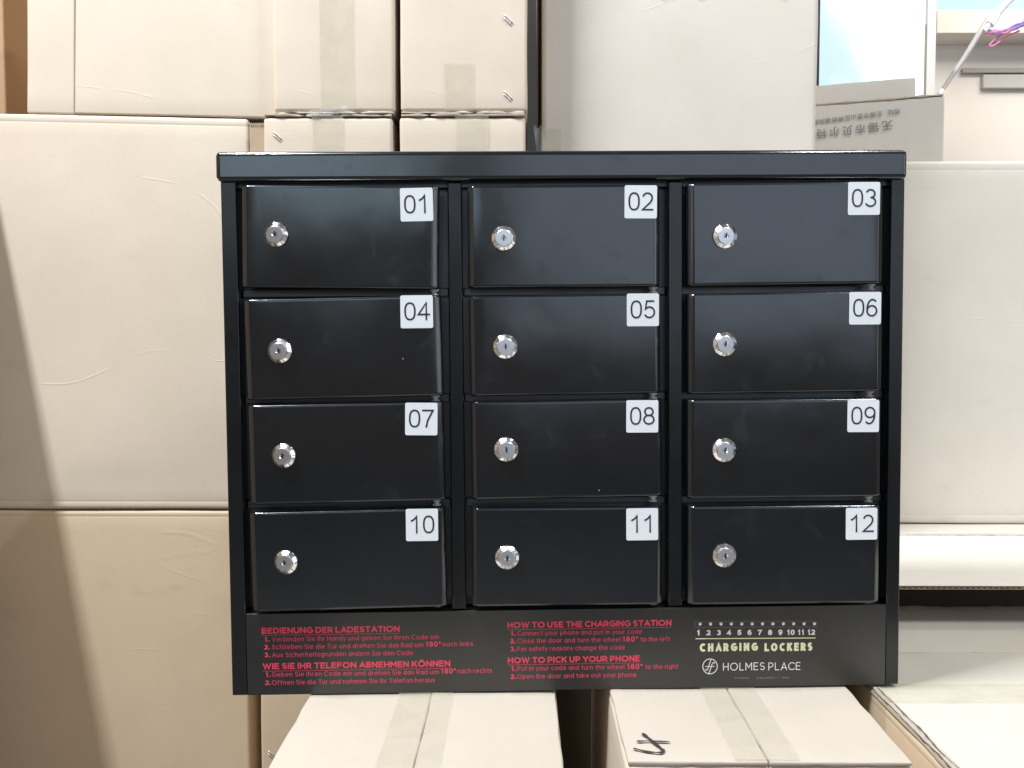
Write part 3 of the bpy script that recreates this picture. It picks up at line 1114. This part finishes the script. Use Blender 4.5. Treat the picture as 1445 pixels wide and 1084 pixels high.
# hinge pins between the doors
pin = None
for (uc, cx) in ((196.5, 0), (401.0, 1), (607.0, 2)):
    for r in range(4):
        k = r * 3 + cx + 1
        u, v, w, h, roll = DOORS[k][:5]
        zb = v - h / 2 + math.tan(math.radians(roll)) * (uc - u)
        if pin is None:
            bm = bmesh.new()
            prof = [(0.0, 0.0), (0.0042, 0.0), (0.0044, -0.0009), (0.0040, -0.0019), (0.0023, -0.0026), (0.0023, -0.0046), (0.0040, -0.0050), (0.0040, -0.0062), (0.0, -0.0062)]
            n = 16
            rg = [[bm.verts.new((max(r_, 1e-5) * math.cos(2 * math.pi * i / n), max(r_, 1e-5) * math.sin(2 * math.pi * i / n), z_)) for i in range(n)] for r_, z_ in prof]
            for a in range(len(rg) - 1):
                for i in range(n):
                    f = bm.faces.new((rg[a][i], rg[a][(i + 1) % n], rg[a + 1][(i + 1) % n], rg[a + 1][i]))
                    f.smooth = True
            bmesh.ops.recalc_face_normals(bm, faces=bm.faces)
            o = mesh_obj("hinge_pin", bm, M["nylon"])
            pin = o
        else:
            o = pin.copy()
            COL.objects.link(o)
        cpart(o)
        o.location = (uc / 1000, -0.0035, zb / 1000 + 0.0004)
        o.scale = (1, 1, 0.25 if r == 3 else 1)

# ------------------------------------------------------------------ cartons
FLOOR = -0.92


def carton(x0, x1, y0, y1, z0, z1, m, label, group, seed, topm=None, R=0.005, groove=0.009, dents=(), sag=0.0, yaw=0.0, flaps=None, seam=None, amp=0.0014, step=0.022, cat="carton"):
    t = empty("carton", ((x0 + x1) / 2, (y0 + y1) / 2, z0), (0, 0, yaw))
    tag(t, label, cat, group)
    sx, sy, sz = x1 - x0, y1 - y0, z1 - z0
    top = sz - (0.0045 if flaps else 0)
    bm = rounded_body(sx, sy, top, R=R, groove=groove, amp=amp, seed=seed, dents=dents, sag=sag, step=step)
    for v in bm.verts:
        v.co -= Vector((sx / 2, sy / 2, 0))
    mesh_obj("body", bm, m, t, smooth=True)
    sm = 0.0 if seam is None else (seam - (x0 + x1) / 2 if flaps == "y" else seam - (y0 + y1) / 2)
    if flaps == "y":       # two flaps meeting along a seam that runs front to back
        for i, (a, b) in enumerate(((-sx / 2 + 0.001, sm - 0.0006), (sm + 0.0006, sx / 2 - 0.001))):
            sheet("flap", (a, b, -sy / 2 + 0.001, sy / 2 - 0.001, top + 0.0002, sz), topm or M["kraft_top"], t, seed=seed + i, R=0.0018, amp=0.0012, edge=0.0012)
    if flaps == "x":
        for i, (a, b) in enumerate(((-sy / 2 + 0.001, sm - 0.0006), (sm + 0.0006, sy / 2 - 0.001))):
            sheet("flap", (-sx / 2 + 0.001, sx / 2 - 0.001, a, b, top + 0.0002, sz), topm or M["kraft_top"], t, seed=seed + i, R=0.0018, amp=0.0010, edge=0.0014)
    return t


def local(t, x, y, z):
    c, s = math.cos(-t.rotation_euler.z), math.sin(-t.rotation_euler.z)
    dx, dy = x - t.location.x, y - t.location.y
    return Vector((dx * c - dy * s, dx * s + dy * c, z - t.location.z))


def tape_front(t, x0, x1, z0, z1, y, seed, lift=0.0012, skew=0.0, fold_top=0.0):
    def f(u, v):
        x = x0 + (x1 - x0) * u + skew * v
        z = z0 + (z1 - z0) * v
        yy = y - lift + noise.noise(Vector((x * 60, seed, z * 60))) * 0.0003
        return local(t, x, yy, z)
    return strip_patch("tape", f, 8, 20, M["tape"], t)


def tape_top(t, x0, x1, y0, y1, z, seed, lift=0.0014):
    def f(u, v):
        x = x0 + (x1 - x0) * u + noise.noise(Vector((v * 9, seed, u))) * 0.0008
        y = y0 + (y1 - y0) * v
        zz = z + lift + noise.noise(Vector((x * 50, y * 50, seed))) * 0.0004
        return local(t, x, y, zz)
    return strip_patch("tape", f, 10, 24, M["tape"], t)


def staple(t, x, z, y, ang):
    bm = bmesh.new()
    L = 0.0058
    pts = [(-L, 0.002, 0), (-L, -0.0004, 0), (-L * 0.6, -0.0012, 0.0003), (0, -0.0014, 0.0005), (L * 0.6, -0.0012, 0.0003), (L, -0.0004, 0), (L, 0.002, 0)]
    tube_mesh(bm, pts, 0.0006, 8)
    tube_mesh(bm, [(p[0] * 0.9 + 0.001, p[1], p[2] - 0.0022) for p in pts], 0.00045, 8)
    o = mesh_obj("staple", bm, M["wire"], t)
    o.location = local(t, x, y, z)
    o.rotation_euler = (0, math.radians(ang), 0)
    o.scale = (1.25, 0.8, 1.35)
    return o


G_T = "cartons carrying the locker cabinet"
# the two cartons the cabinet stands on
cL = carton(-0.202, 0.0345, 0.71, 1.17, -0.76, -0.3462, M["kraft"], "carton under the left half of the cabinet, its taped seam running to the back", G_T, 11, flaps="y", seam=-0.0848)
tape_top(cL, -0.116, -0.064, 0.712, 1.165, -0.3462, 1.0)
cR = carton(0.0850, 0.3150, 0.777, 1.17, -0.76, -0.3440, M["kraft"], "carton under the right half of the cabinet marked with a handwritten 4", G_T, 12, flaps="y", seam=0.1990)
tape_top(cR, 0.172, 0.2245, 0.779, 1.165, -0.3440, 2.0)
# the handwritten 4, lying on its side
bm = bmesh.new()


def pen(pts, w, z):
    P = [local(cR, x, y, z) for x, y in pts]
    Q = [Vector((p.x, p.y)) for p in smooth_path([(p.x, p.y, 0) for p in P], 6)]
    n = len(Q)
    A_, B_ = [], []
    for i, q in enumerate(Q):
        t = (Q[min(i + 1, n - 1)] - Q[max(i - 1, 0)]).normalized()
        k = w * (0.5 + 0.12 * math.sin(i * 0.9)) * (0.7 if i in (0, n - 1) else 1)
        A_.append(bm.verts.new((q.x - t.y * k, q.y + t.x * k, P[0].z)))
        B_.append(bm.verts.new((q.x + t.y * k, q.y - t.x * k, P[0].z)))
    for i in range(n - 1):
        bm.faces.new((A_[i], A_[i + 1], B_[i + 1], B_[i]))


pen([(0.1037, 0.829), (0.1085, 0.817), (0.1150, 0.799), (0.1165, 0.794), (0.1130, 0.790), (0.1030, 0.792), (0.0925, 0.798)], 0.0029, -0.3440 + 0.0019)
pen([(0.0968, 0.812), (0.1080, 0.8125), (0.1245, 0.811)], 0.0026, -0.3440 + 0.00200)
mesh_obj("handwritten_mark", bm, M["marker"], cR)

# long carton on the right, seam across, taped over
cX = carton(0.3400, 1.02, 0.735, 1.235, -0.76, -0.3450, M["kraft_b"], "wide carton at the lower right with tape across its top and a crumpled left edge", "cartons on the right", 13, topm=M["kraft_w"], flaps="x", seam=1.0546)
tape_top(cX, 0.3405, 1.02, 0.905, 0.957, -0.3450, 3.0)
# tape tail folded down its left side, worn double edge of the flaps
bm = bmesh.new()
for (ya, yb) in ((0.908, 0.954),):
    pts = []
    for j in range(13):
        y = ya + (yb - ya) * j / 12
        x = 0.3392 + 0.0006 * math.sin(j * 2.1)
        pts.append((x, y))
    up = [bm.verts.new(local(cX, x, y, -0.3455)) for x, y in pts]
    dn = [bm.verts.new(local(cX, x - 0.0004, y, -0.402)) for x, y in pts]
    for j in range(12):
        bm.faces.new((up[j], up[j + 1], dn[j + 1], dn[j]))
mesh_obj("tape", bm, M["tape"], cX, smooth=True)
for k, (xo, zo, hh) in enumerate(((-0.0012, -0.3490, 0.0022), (0.0005, -0.3468, 0.0026))):
    bm = bmesh.new()
    ring = []
    for j in range(60):
        y = 0.737 + 0.497 * j / 59
        w = 0.0016 * noise.noise(Vector((y * 14, k * 5.0, 0))) + 0.0007 * noise.noise(Vector((y * 70, k, 1)))
        zz = zo + 0.0018 * noise.noise(Vector((y * 11, k, 4)))
        a = local(cX, 0.3400 + xo + w, y, zz)
        b = local(cX, 0.3400 + xo + w + 0.0002, y, zz + hh)
        c = local(cX, 0.3470 + xo, y, zo + hh * 0.8 + 0.001)
        ring.append([bm.verts.new(p) for p in (a, b, c)])
    for j in range(59):
        for q in range(2):
            bm.faces.new((ring[j][q], ring[j + 1][q], ring[j + 1][q + 1], ring[j][q + 1]))
    mesh_obj("worn_edge", bm, M["kraft_top"] if k else M["cut"], cX, smooth=True)

for q, (xo, dz, wd) in enumerate(((0.0026, 0.0012, 0.0007), (-0.0008, -0.0012, 0.0006))):
    bm = bmesh.new()
    pr = None
    for j in range(90):
        y = 0.74 + 0.20 * j / 89
        w = 0.0018 * noise.noise(Vector((y * 22, q * 5.0, 9))) + 0.0006 * noise.noise(Vector((y * 110, q, 1)))
        wk = wd * (0.5 + abs(noise.noise(Vector((y * 60, q, 3)))) * 1.6)
        cu = [bm.verts.new(local(cX, 0.3400 + xo + w + sx_ * wk, y, -0.3450 + dz + 0.0022)) for sx_ in (-1, 1)]
        if pr:
            bm.faces.new((pr[0], pr[1], cu[1], cu[0]))
        pr = cu
    mesh_obj("split_line", bm, M["kraft_gap_shade"], cX)

# carton behind it with an open flap jutting forward over a dark gap
cE = carton(0.30, 1.08, 1.47, 2.02, -0.92, -0.3030, M["kraft_gap_shade"], "carton on the right whose open corrugated flap juts forward over a dark gap", "cartons on the right", 14, groove=0.008)
fx0, fx1, fy0, fy1, fz = 0.36, 1.04, 1.150, 1.438, -0.3022
fl = sheet("liner", (fx0, fx1, fy0, fy1, fz + 0.0042, fz + 0.0050), M["kraft_x"], cE, seed=3, R=0.0003, amp=0.0004, edge=0.0003)
fl.location = local(cE, 0, 0, 0)
f2 = sheet("liner", (fx0, fx1, fy0 + 0.0006, fy1, fz, fz + 0.0008), M["cut"], cE, seed=4, R=0.0003, amp=0.0004, edge=0.0003)
f2.location = local(cE, 0, 0, 0)
bm = bmesh.new()
n = int((fx1 - fx0) / 0.0067 * 6)
prev = None
for j in range(n + 1):
    x = fx0 + (fx1 - fx0) * j / n
    tri = abs(((x / 0.0067) % 1) * 2 - 1)
    z = fz + 0.0011 + 0.0028 * (0.5 - 0.5 * math.cos(math.pi * tri))
    row = [bm.verts.new((x, yy, zz)) for yy, zz in ((fy0 + 0.001, z), (fy0 + 0.05, z))]
    row2 = [bm.verts.new((x, yy, zz)) for yy, zz in ((fy0 + 0.001, z + 0.0006), (fy0 + 0.05, z + 0.0006))]
    cur = (row[0], row[1], row2[1], row2[0])
    if prev:
        for q in range(4):
            bm.faces.new((prev[q], prev[(q + 1) % 4], cur[(q + 1) % 4], cur[q]))
    prev = cur
bmesh.ops.recalc_face_normals(bm, faces=bm.faces)
fo = mesh_obj("fluting", bm, M["kraft_b"], cE)
fo.location = local(cE, 0, 0, 0)
f3 = sheet("flap", (0.36, 1.04, 1.432, 1.60, -0.2970, -0.2928), M["kraft_c"], cE, seed=8, R=0.001, amp=0.0008, edge=0.0016, step=0.006)
f3.location = local(cE, 0, 0, 0)

# big pale carton standing on it
cBig = carton(0.36, 1.10, 1.494, 2.05, -0.2915, 0.2515, M["kraft_c"], "big pale carton behind the right side of the cabinet", "cartons on the right", 15,
              groove=0.013, dents=((0.19, 0.06, 0.02, 0.005, 0.0012), (0.26, 0.34, 0.05, 0.03, 0.001)))

# tall left-hand pair
cLU = carton(-0.98, -0.3540, 1.30, 1.72, -0.2360, 0.2900, M["kraft"], "large plain carton left of the cabinet, upper one of the tall left pair", "cartons on the left", 16,
             R=0.0045, groove=0.0105, sag=0.0150, dents=((0.45, 0.024, 0.06, 0.0030, 0.0026), (0.53, 0.36, 0.01, 0.004, 0.0006), (0.35, 0.497, 0.012, 0.004, 0.0005)))
cLD = carton(-0.98, -0.3635, 1.30, 1.72, -0.92, -0.2375, M["kraft_b"], "large plain carton lower left of the cabinet, lower one of the tall left pair", "cartons on the left", 17,
             R=0.0045, groove=0.0085)
fl = sheet("flap", (-0.3530, -0.3312, 1.302, 1.3055, 0.06, 0.2660), M["kraft_side_shade"], cLU, seed=5, R=0.001, amp=0.0006, edge=0.0012, step=0.006)  # added brown sheet; its colour stands in for the shaded carton side
fl.location = local(cLU, 0, 0, 0)
bm = bmesh.new()
pv = None
for j in range(41):
    x = -0.3528 + 0.0212 * j / 40
    z = 0.2668 + 0.0018 * math.sin(j * 1.25) + 0.0006 * math.sin(j * 3.1)
    cu = [bm.verts.new((x, yy, zz)) for yy, zz in ((1.3005, z), (1.3005, z + 0.0012), (1.310, z + 0.0012), (1.310, z))]
    if pv:
        for q in range(4):
            bm.faces.new((pv[q], pv[(q + 1) % 4], cu[(q + 1) % 4], cu[q]))
    pv = cu
fo = mesh_obj("fluting", bm, M["kraft"], cLU)
fo.location = local(cLU, 0, 0, 0)
# narrow ones on top
u1 = carton(-0.6430, -0.5805, 1.302, 1.70, 0.2822, 0.72, M["kraft"], "narrow carton in the top left corner beside a dark gap", "cartons on the left", 18, groove=0.0, R=0.0025)
u2 = carton(-0.5790, -0.3163, 1.300, 1.70, 0.2784, 0.72, M["kraft"], "plain carton top left, between the narrow one and the taped one", "cartons on the left", 19, groove=0.0, R=0.0025)
u1.rotation_euler = u2.rotation_euler = (0, math.radians(1.37), 0)
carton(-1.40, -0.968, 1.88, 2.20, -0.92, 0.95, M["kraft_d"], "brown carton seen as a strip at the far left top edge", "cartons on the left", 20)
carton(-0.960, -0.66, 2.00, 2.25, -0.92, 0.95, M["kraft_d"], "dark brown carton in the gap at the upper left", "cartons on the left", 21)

# two columns of narrow cartons behind the cabinet
G_C = "narrow cartons in two columns behind the cabinet"
YB = 1.28
for (x0, x1, nm, sd) in ((-0.3290, -0.1640, "left", 30), (-0.1550, 0.0062, "right", 40)):
    low2 = carton(x0 - 0.0145 if sd == 30 else x0, x1, YB, YB + 0.45, -0.92, -0.4600, M["kraft_b"] if sd == 30 else M["kraft_gap_shade"], "bottom carton of the %s narrow column behind the cabinet" % nm, G_C, sd + 1)
    if sd == 30:
        staple(low2, -0.3275, -0.5592, YB, 40)
    carton(x0 - 0.0145 if sd == 30 else x0, x1, YB, YB + 0.45, -0.4590, -0.118, M["kraft_b"] if sd == 30 else M["kraft_gap_shade"], "carton of the %s narrow column hidden behind the cabinet" % nm, G_C, sd + 2)
    mid = carton(x0, x1, YB, YB + 0.45, -0.1165, 0.2725, M["kraft"], "narrow carton peeking over the cabinet, %s one of two" % nm, G_C, sd + 3, groove=0.0)
    sh = sheet("flap", (x0 + 0.002, x1 - 0.001, YB - 0.001, YB + 0.3, 0.2728, 0.2765), M["cut"], mid, seed=sd, R=0.001, amp=0.001, edge=0.0022, step=0.005)
    sh.location = local(mid, 0, 0, 0)
    if sd == 30:
        tape_front(mid, -0.2670, -0.2265, 0.10, 0.2745, YB, 5.0)
        staple(mid, -0.3107, 0.2486, YB, 42)
        up = carton(-0.3150, -0.1610, YB, YB + 0.43, 0.2790, 0.72, M["kraft"], "carton at the top with a wide strip of tape down its front", G_C, sd + 4, groove=0.0)
        sh = sheet("flap", (-0.3140, -0.1620, YB - 0.0008, YB + 0.3, 0.2765, 0.2788), M["kraft_top"], up, seed=sd + 5, R=0.0009, amp=0.0008, edge=0.0020, step=0.005)
        sh.location = local(up, 0, 0, 0)
        tape_front(up, -0.2560, -0.2115, 0.2815, 0.66, YB, 6.0)
        # wrinkled end of the tape over the seam
        bm = bmesh.new()
        G = [[bm.verts.new(local(up, -0.272 + 0.052 * i / 26, YB - 0.002 - 0.0018 * abs(noise.noise(Vector((i * .5, j * 1.0, 2)))) * 2, 0.2715 + 0.00025 * i + 0.008 * j / 7 + 0.002 * noise.noise(Vector((i * .4, j, 5))))) for j in range(8)] for i in range(27)]
        for i in range(26):
            for j in range(7):
                bm.faces.new((G[i][j], G[i + 1][j], G[i + 1][j + 1], G[i][j + 1]))
        mesh_obj("tape", bm, M["film"], up)
    else:
        tape_front(mid, -0.0877, -0.0450, 0.10, 0.2745, YB, 7.0, skew=0.004)
        up = carton(-0.1535, 0.0082, YB, YB + 0.43, 0.2790, 0.72, M["kraft"], "carton at the top with two wire staples near its right edge", G_C, sd + 4, groove=0.0,
                    dents=((0.141, 0.116, 0.012, 0.006, 0.0016), (0.141, 0.021, 0.012, 0.006, 0.0016)))
        sh = sheet("flap", (-0.1525, 0.0040, YB - 0.0008, YB + 0.3, 0.2765, 0.2788), M["kraft_top"], up, seed=sd + 5, R=0.0009, amp=0.0008, edge=0.0020, step=0.005)
        sh.location = local(up, 0, 0, 0)
        tape_front(up, -0.0983, -0.0600, 0.2805, 0.3417, YB, 8.0)
        staple(up, -0.0160, 0.3945, YB, 45)
        staple(up, -0.0160, 0.2989, YB, 45)

# wide pale carton in the middle, on top of another
cM = carton(0.0285, 0.3965, 1.35, 1.86, -0.10, 0.80, M["kraft_c"], "tall pale carton at the top centre, right of the dark gap", "cartons in the middle", 50, groove=0.0, R=0.007)
cM2 = carton(0.03, 0.3550, 1.33, 1.86, -0.92, -0.102, M["kraft_gap_shade"], "carton under the tall pale one, hidden behind the cabinet", "cartons in the middle", 51)
tape_front(cM, 0.030, 0.054, 0.10, 0.272, 1.35, 9.0)
for (x, z, s_) in ((0.190, 0.4445, 1), (0.2015, 0.4455, .5), (0.2395, 0.4450, 1), (0.350, 0.4445, 1), (0.364, 0.446, .5)):
    P = [(x - 0.0022 * s_, z + 0.012), (x - 0.0020 * s_, z - 0.001), (x, z - 0.0035 * s_), (x + 0.003 * s_, z - 0.001), (x + 0.0035 * s_, z + 0.011)]
    pts = [local(cM, a, 1.35, b) for a, b in P]
    Q = [(p.x, p.y) for p in smooth_path([(p.x, p.z, 0) for p in pts], 5)]
    bm = bmesh.new()
    ribbon(bm, Q, 0.0009, -(pts[0].y - 0.0022), 0)
    mesh_obj("handwritten_mark", bm, M["stamp"], cM)
# scrap of film sticking out of its lower left corner
bm = bmesh.new()
G = [[bm.verts.new((0.0165 + 0.012 * i / 5 + 0.006 * j / 8 * (1 if i else .8) - 0.000 * j, 1.34 - 0.004 * math.sin(i * 1.5 + j * .7), 0.272 - 0.035 * j / 8 + 0.003 * math.sin(i * 2.0) * (j < 2))) for j in range(9)] for i in range(6)]
for i in range(5):
    for j in range(8):
        bm.faces.new((G[i][j], G[i + 1][j], G[i + 1][j + 1], G[i][j + 1]))
fm = mesh_obj("film_scrap", bm, M["film"], cM)
fm.location = local(cM, 0, 0, 0)

# lettered carton, turned a little, with an open flap
cT = carton(0.43, 0.6720, 1.60, 1.90, 0.2520, 0.3725, M["kraft_e"], "small open carton with upside-down Chinese lettering, behind the cabinet's right corner", "cartons on the right", 60, groove=0.0, R=0.003)
PIV = Vector((0.6720, 1.60, 0))
YAW = math.radians(-20)


def turn(p):
    d = Vector(p) - Vector((PIV.x, PIV.y, 0))
    c, s = math.cos(YAW), math.sin(YAW)
    return Vector((PIV.x + d.x * c - d.y * s, PIV.y + d.x * s + d.y * c, d.z))


c0 = turn((cT.location.x, cT.location.y, cT.location.z))
cT.location = c0
cT.rotation_euler = (0, 0, YAW)
HX, HY = (0.6720 - 0.43) / 2, 0.15   # half sizes: local right edge is +HX, front is -HY
fl = sheet("flap", (-HX, HX - 0.044, 0, 0.0035, 0, 0.036), M["kraft_e"], cT, seed=9, R=0.001, amp=0.0012, edge=0.0008)
fl.location = (0, -HY + 0.012, 0.1215)
fl.rotation_euler = (math.radians(-12), 0, 0)
lp = sheet("flap_edge", (-HX, HX - 0.002, -HY - 0.0005, -HY + 0.012, 0.1205, 0.1232), M["kraft_top"], cT, seed=10, R=0.001, amp=0.0012, edge=0.0020, step=0.006)


def cjk(name, body, size, x, z, m, sp=1.2, tilt=3.5):
    c = bpy.data.curves.new(name, "FONT")
    c.body = body
    c.size = size
    c.offset = 0.0001
    c.space_character = sp
    o = bpy.data.objects.new(name, c)
    COL.objects.link(o)
    dg = bpy.context.evaluated_depsgraph_get()
    me = bpy.data.meshes.new_from_object(o.evaluated_get(dg))
    bpy.data.objects.remove(o)
    me.materials.clear()
    me.materials.append(m)
    mo = bpy.data.objects.new(name, me)
    COL.objects.link(mo)
    mo.parent = cT
    # lying in the x-z plane of the front face, turned upside down
    mo.matrix_local = Matrix.Translation((x, -HY - 0.0016, z)) @ Matrix.Rotation(math.pi - math.radians(tilt), 4, "Y") @ Matrix.Rotation(math.radians(90), 4, "X")
    return mo


cjk("stamped_lettering", "\u65e0\u9521\u5e02\u8d1d\u5c14\u7279", 0.0172, HX - 0.077, 0.0860, M["stamp"], 1.36)
cjk("stamped_lettering", "\u5730\u5740  \u65e0\u9521\u5e02\u60e0\u5c71\u533a\u5830\u6865\u9547\u51e4\u7fd4\u8def", 0.0094, HX - 0.066, 0.1040, M["stamp"], 1.12)

# carton standing off to the left, nearer; only its shadow reaches the picture
carton(-1.25, -0.725, 0.45, 1.24, -0.92, 0.42, M["kraft_b"], "unseen carton just outside the left edge, placed to shade the lower left", "cartons on the left", 70)

# ------------------------------------------------------------------ the hall behind
fl = box_obj("floor", (-5, 5, -5, 3.0, -1.02, -0.921), M["floor"])
fl["kind"] = "structure"
wl = box_obj("wall", (-5, 5, 2.80, 2.95, -0.921, 0.8848), M["wall"])
wl["kind"] = "structure"
wu = box_obj("wall_upper", (-5, 5, 2.806, 2.95, 0.8850, 2.4), M["bluewall"])
wu["kind"] = "structure"
bmn = box_obj("wall_beam", (1.1032, 5, 2.690, 2.7995, 0.7890, 0.8500), M["wall"], bev=0.002)
bmn["kind"] = "structure"
dk = box_obj("gap_shade_board", (-0.62, 0.62, 2.10, 2.13, -0.921, 1.6), simple("gap_shade_black", (0.03, 0.028, 0.026), 0.8))  # added sheet, black in place of the shade deep in the gap
tag(dk, "added black board standing in for the shade in the gap between the carton columns", "board")

win = empty("window", (0.93, 2.79, 0.55))
tag(win, "bright bluish window glaring above the lettered carton", "window")
pn = box_obj("pane", (-0.26, 0.1445, -0.094, -0.090, 0.0155, 0.62), M["pane"], win)
box_obj("seal", (0.1447, 0.1474, -0.098, -0.088, 0.0155, 0.262), M["strip"], win)
M["frame"] = simple("white_window_frame", (0.82, 0.82, 0.82), 0.4, emit=(1, 1, 1), estr=0.0)
box_obj("frame", (0.1476, 0.1726, -0.100, 0.006, -0.02, 0.66), M["frame"], win, bev=0.002)
box_obj("frame", (-0.28, -0.2605, -0.035, 0.006, -0.02, 0.66), M["frame"], win, bev=0.002)
box_obj("frame", (-0.2600, 0.1470, -0.035, 0.006, -0.02, 0.015), M["frame"], win, bev=0.002)

lg = empty("wall_shelf", (1.30, 2.79, 0.70))
tag(lg, "thin dark strip painted as the shaded underside of a shelf on the far wall at the right edge", "shelf")
box_obj("board", (-0.084, 0.5, -0.006, 0.008, 0.0095, 0.0230), M["strip"], lg, bev=0.001)  # flat strip; its grey stands in for the shade under the shelf
tk = box_obj("wall_trunking", (1.2720, 1.9, 2.782, 2.7995, 0.6660, 0.7050), M["trunk"], bev=0.004)
tag(tk, "short white trunking block under the thin shelf strip", "trunking")

pole = empty("slanted_rod", (0.7278, 1.75, 0.4132))
tag(pole, "thin grey rod leaning up to the right with a white joint and white tube", "rod")
bm = bmesh.new()
tube_mesh(bm, [(0, 0, 0), (0.040, 0.0, 0.060), (0.0775, 0.0, 0.1230)], [0.0034, 0.0046, 0.0052], 12)
mesh_obj("shaft", bm, M["rod"], pole)
bm = bmesh.new()
tube_mesh(bm, [(0.0700, -0.001, 0.1040), (0.0830, -0.001, 0.1190)], [0.0055, 0.0055], 14)
tube_mesh(bm, [(0.0800, -0.001, 0.1150), (0.0920, -0.001, 0.1310)], [0.0085, 0.0080], 14)
mesh_obj("joint", bm, M["plastic_white"], pole)
bm = bmesh.new()
tube_mesh(bm, smooth_path([(0.088, -0.001, 0.127), (0.115, 0.0, 0.157), (0.150, 0.0, 0.188), (0.20, 0.0, 0.225)], 6), 0.0062, 14)
mesh_obj("tube", bm, M["plastic_white"], pole)
bm = bmesh.new()
tube_mesh(bm, [(-0.003, -0.001, -0.004), (0.001, -0.001, 0.004)], [0.005, 0.0055], 12)
mesh_obj("foot", bm, M["plastic_white"], pole)

cb = empty("cable_bundle", (0.80, 1.75, 0.51))
tag(cb, "bundle of pink and purple cables hanging at the top right", "cables")
random.seed(4)
for k in range(10):
    j = lambda a: random.uniform(-a, a)
    P = [(0.002, 0.004, 0.012 - k * .001), (0.018, j(.004), 0.005 + j(.003)), (0.034, j(.004), 0.006 + j(.004)), (0.055, j(.004), 0.014 + j(.004)), (0.090, j(.003), 0.020 + j(.005)), (0.14, 0, 0.02 + j(.006))]
    bm = bmesh.new()
    tube_mesh(bm, smooth_path(P, 6), 0.0019, 8)
    mesh_obj("cable", bm, M["purple"] if k < 4 else M["pink"], cb)
for k in range(2):
    P = [(0.060, 0, 0.012 + k * .003), (0.036, 0.001, 0.004 + k * .002), (0.014, 0, -0.012), (0.012, 0, -0.018), (0.020, 0, -0.016), (0.038, 0.002, -0.003), (0.062, 0, 0.009 - k * .002)]
    bm = bmesh.new()
    tube_mesh(bm, smooth_path([(a + 0.001 * k, b + .004, c + .001 * k) for a, b, c in P], 6), 0.0013, 8)
    mesh_obj("cable", bm, M["pink"], cb)
box_obj("connector", (0.066, 0.10, -0.006, 0.006, 0.022, 0.031), M["plastic_white"], cb, bev=0.0015)
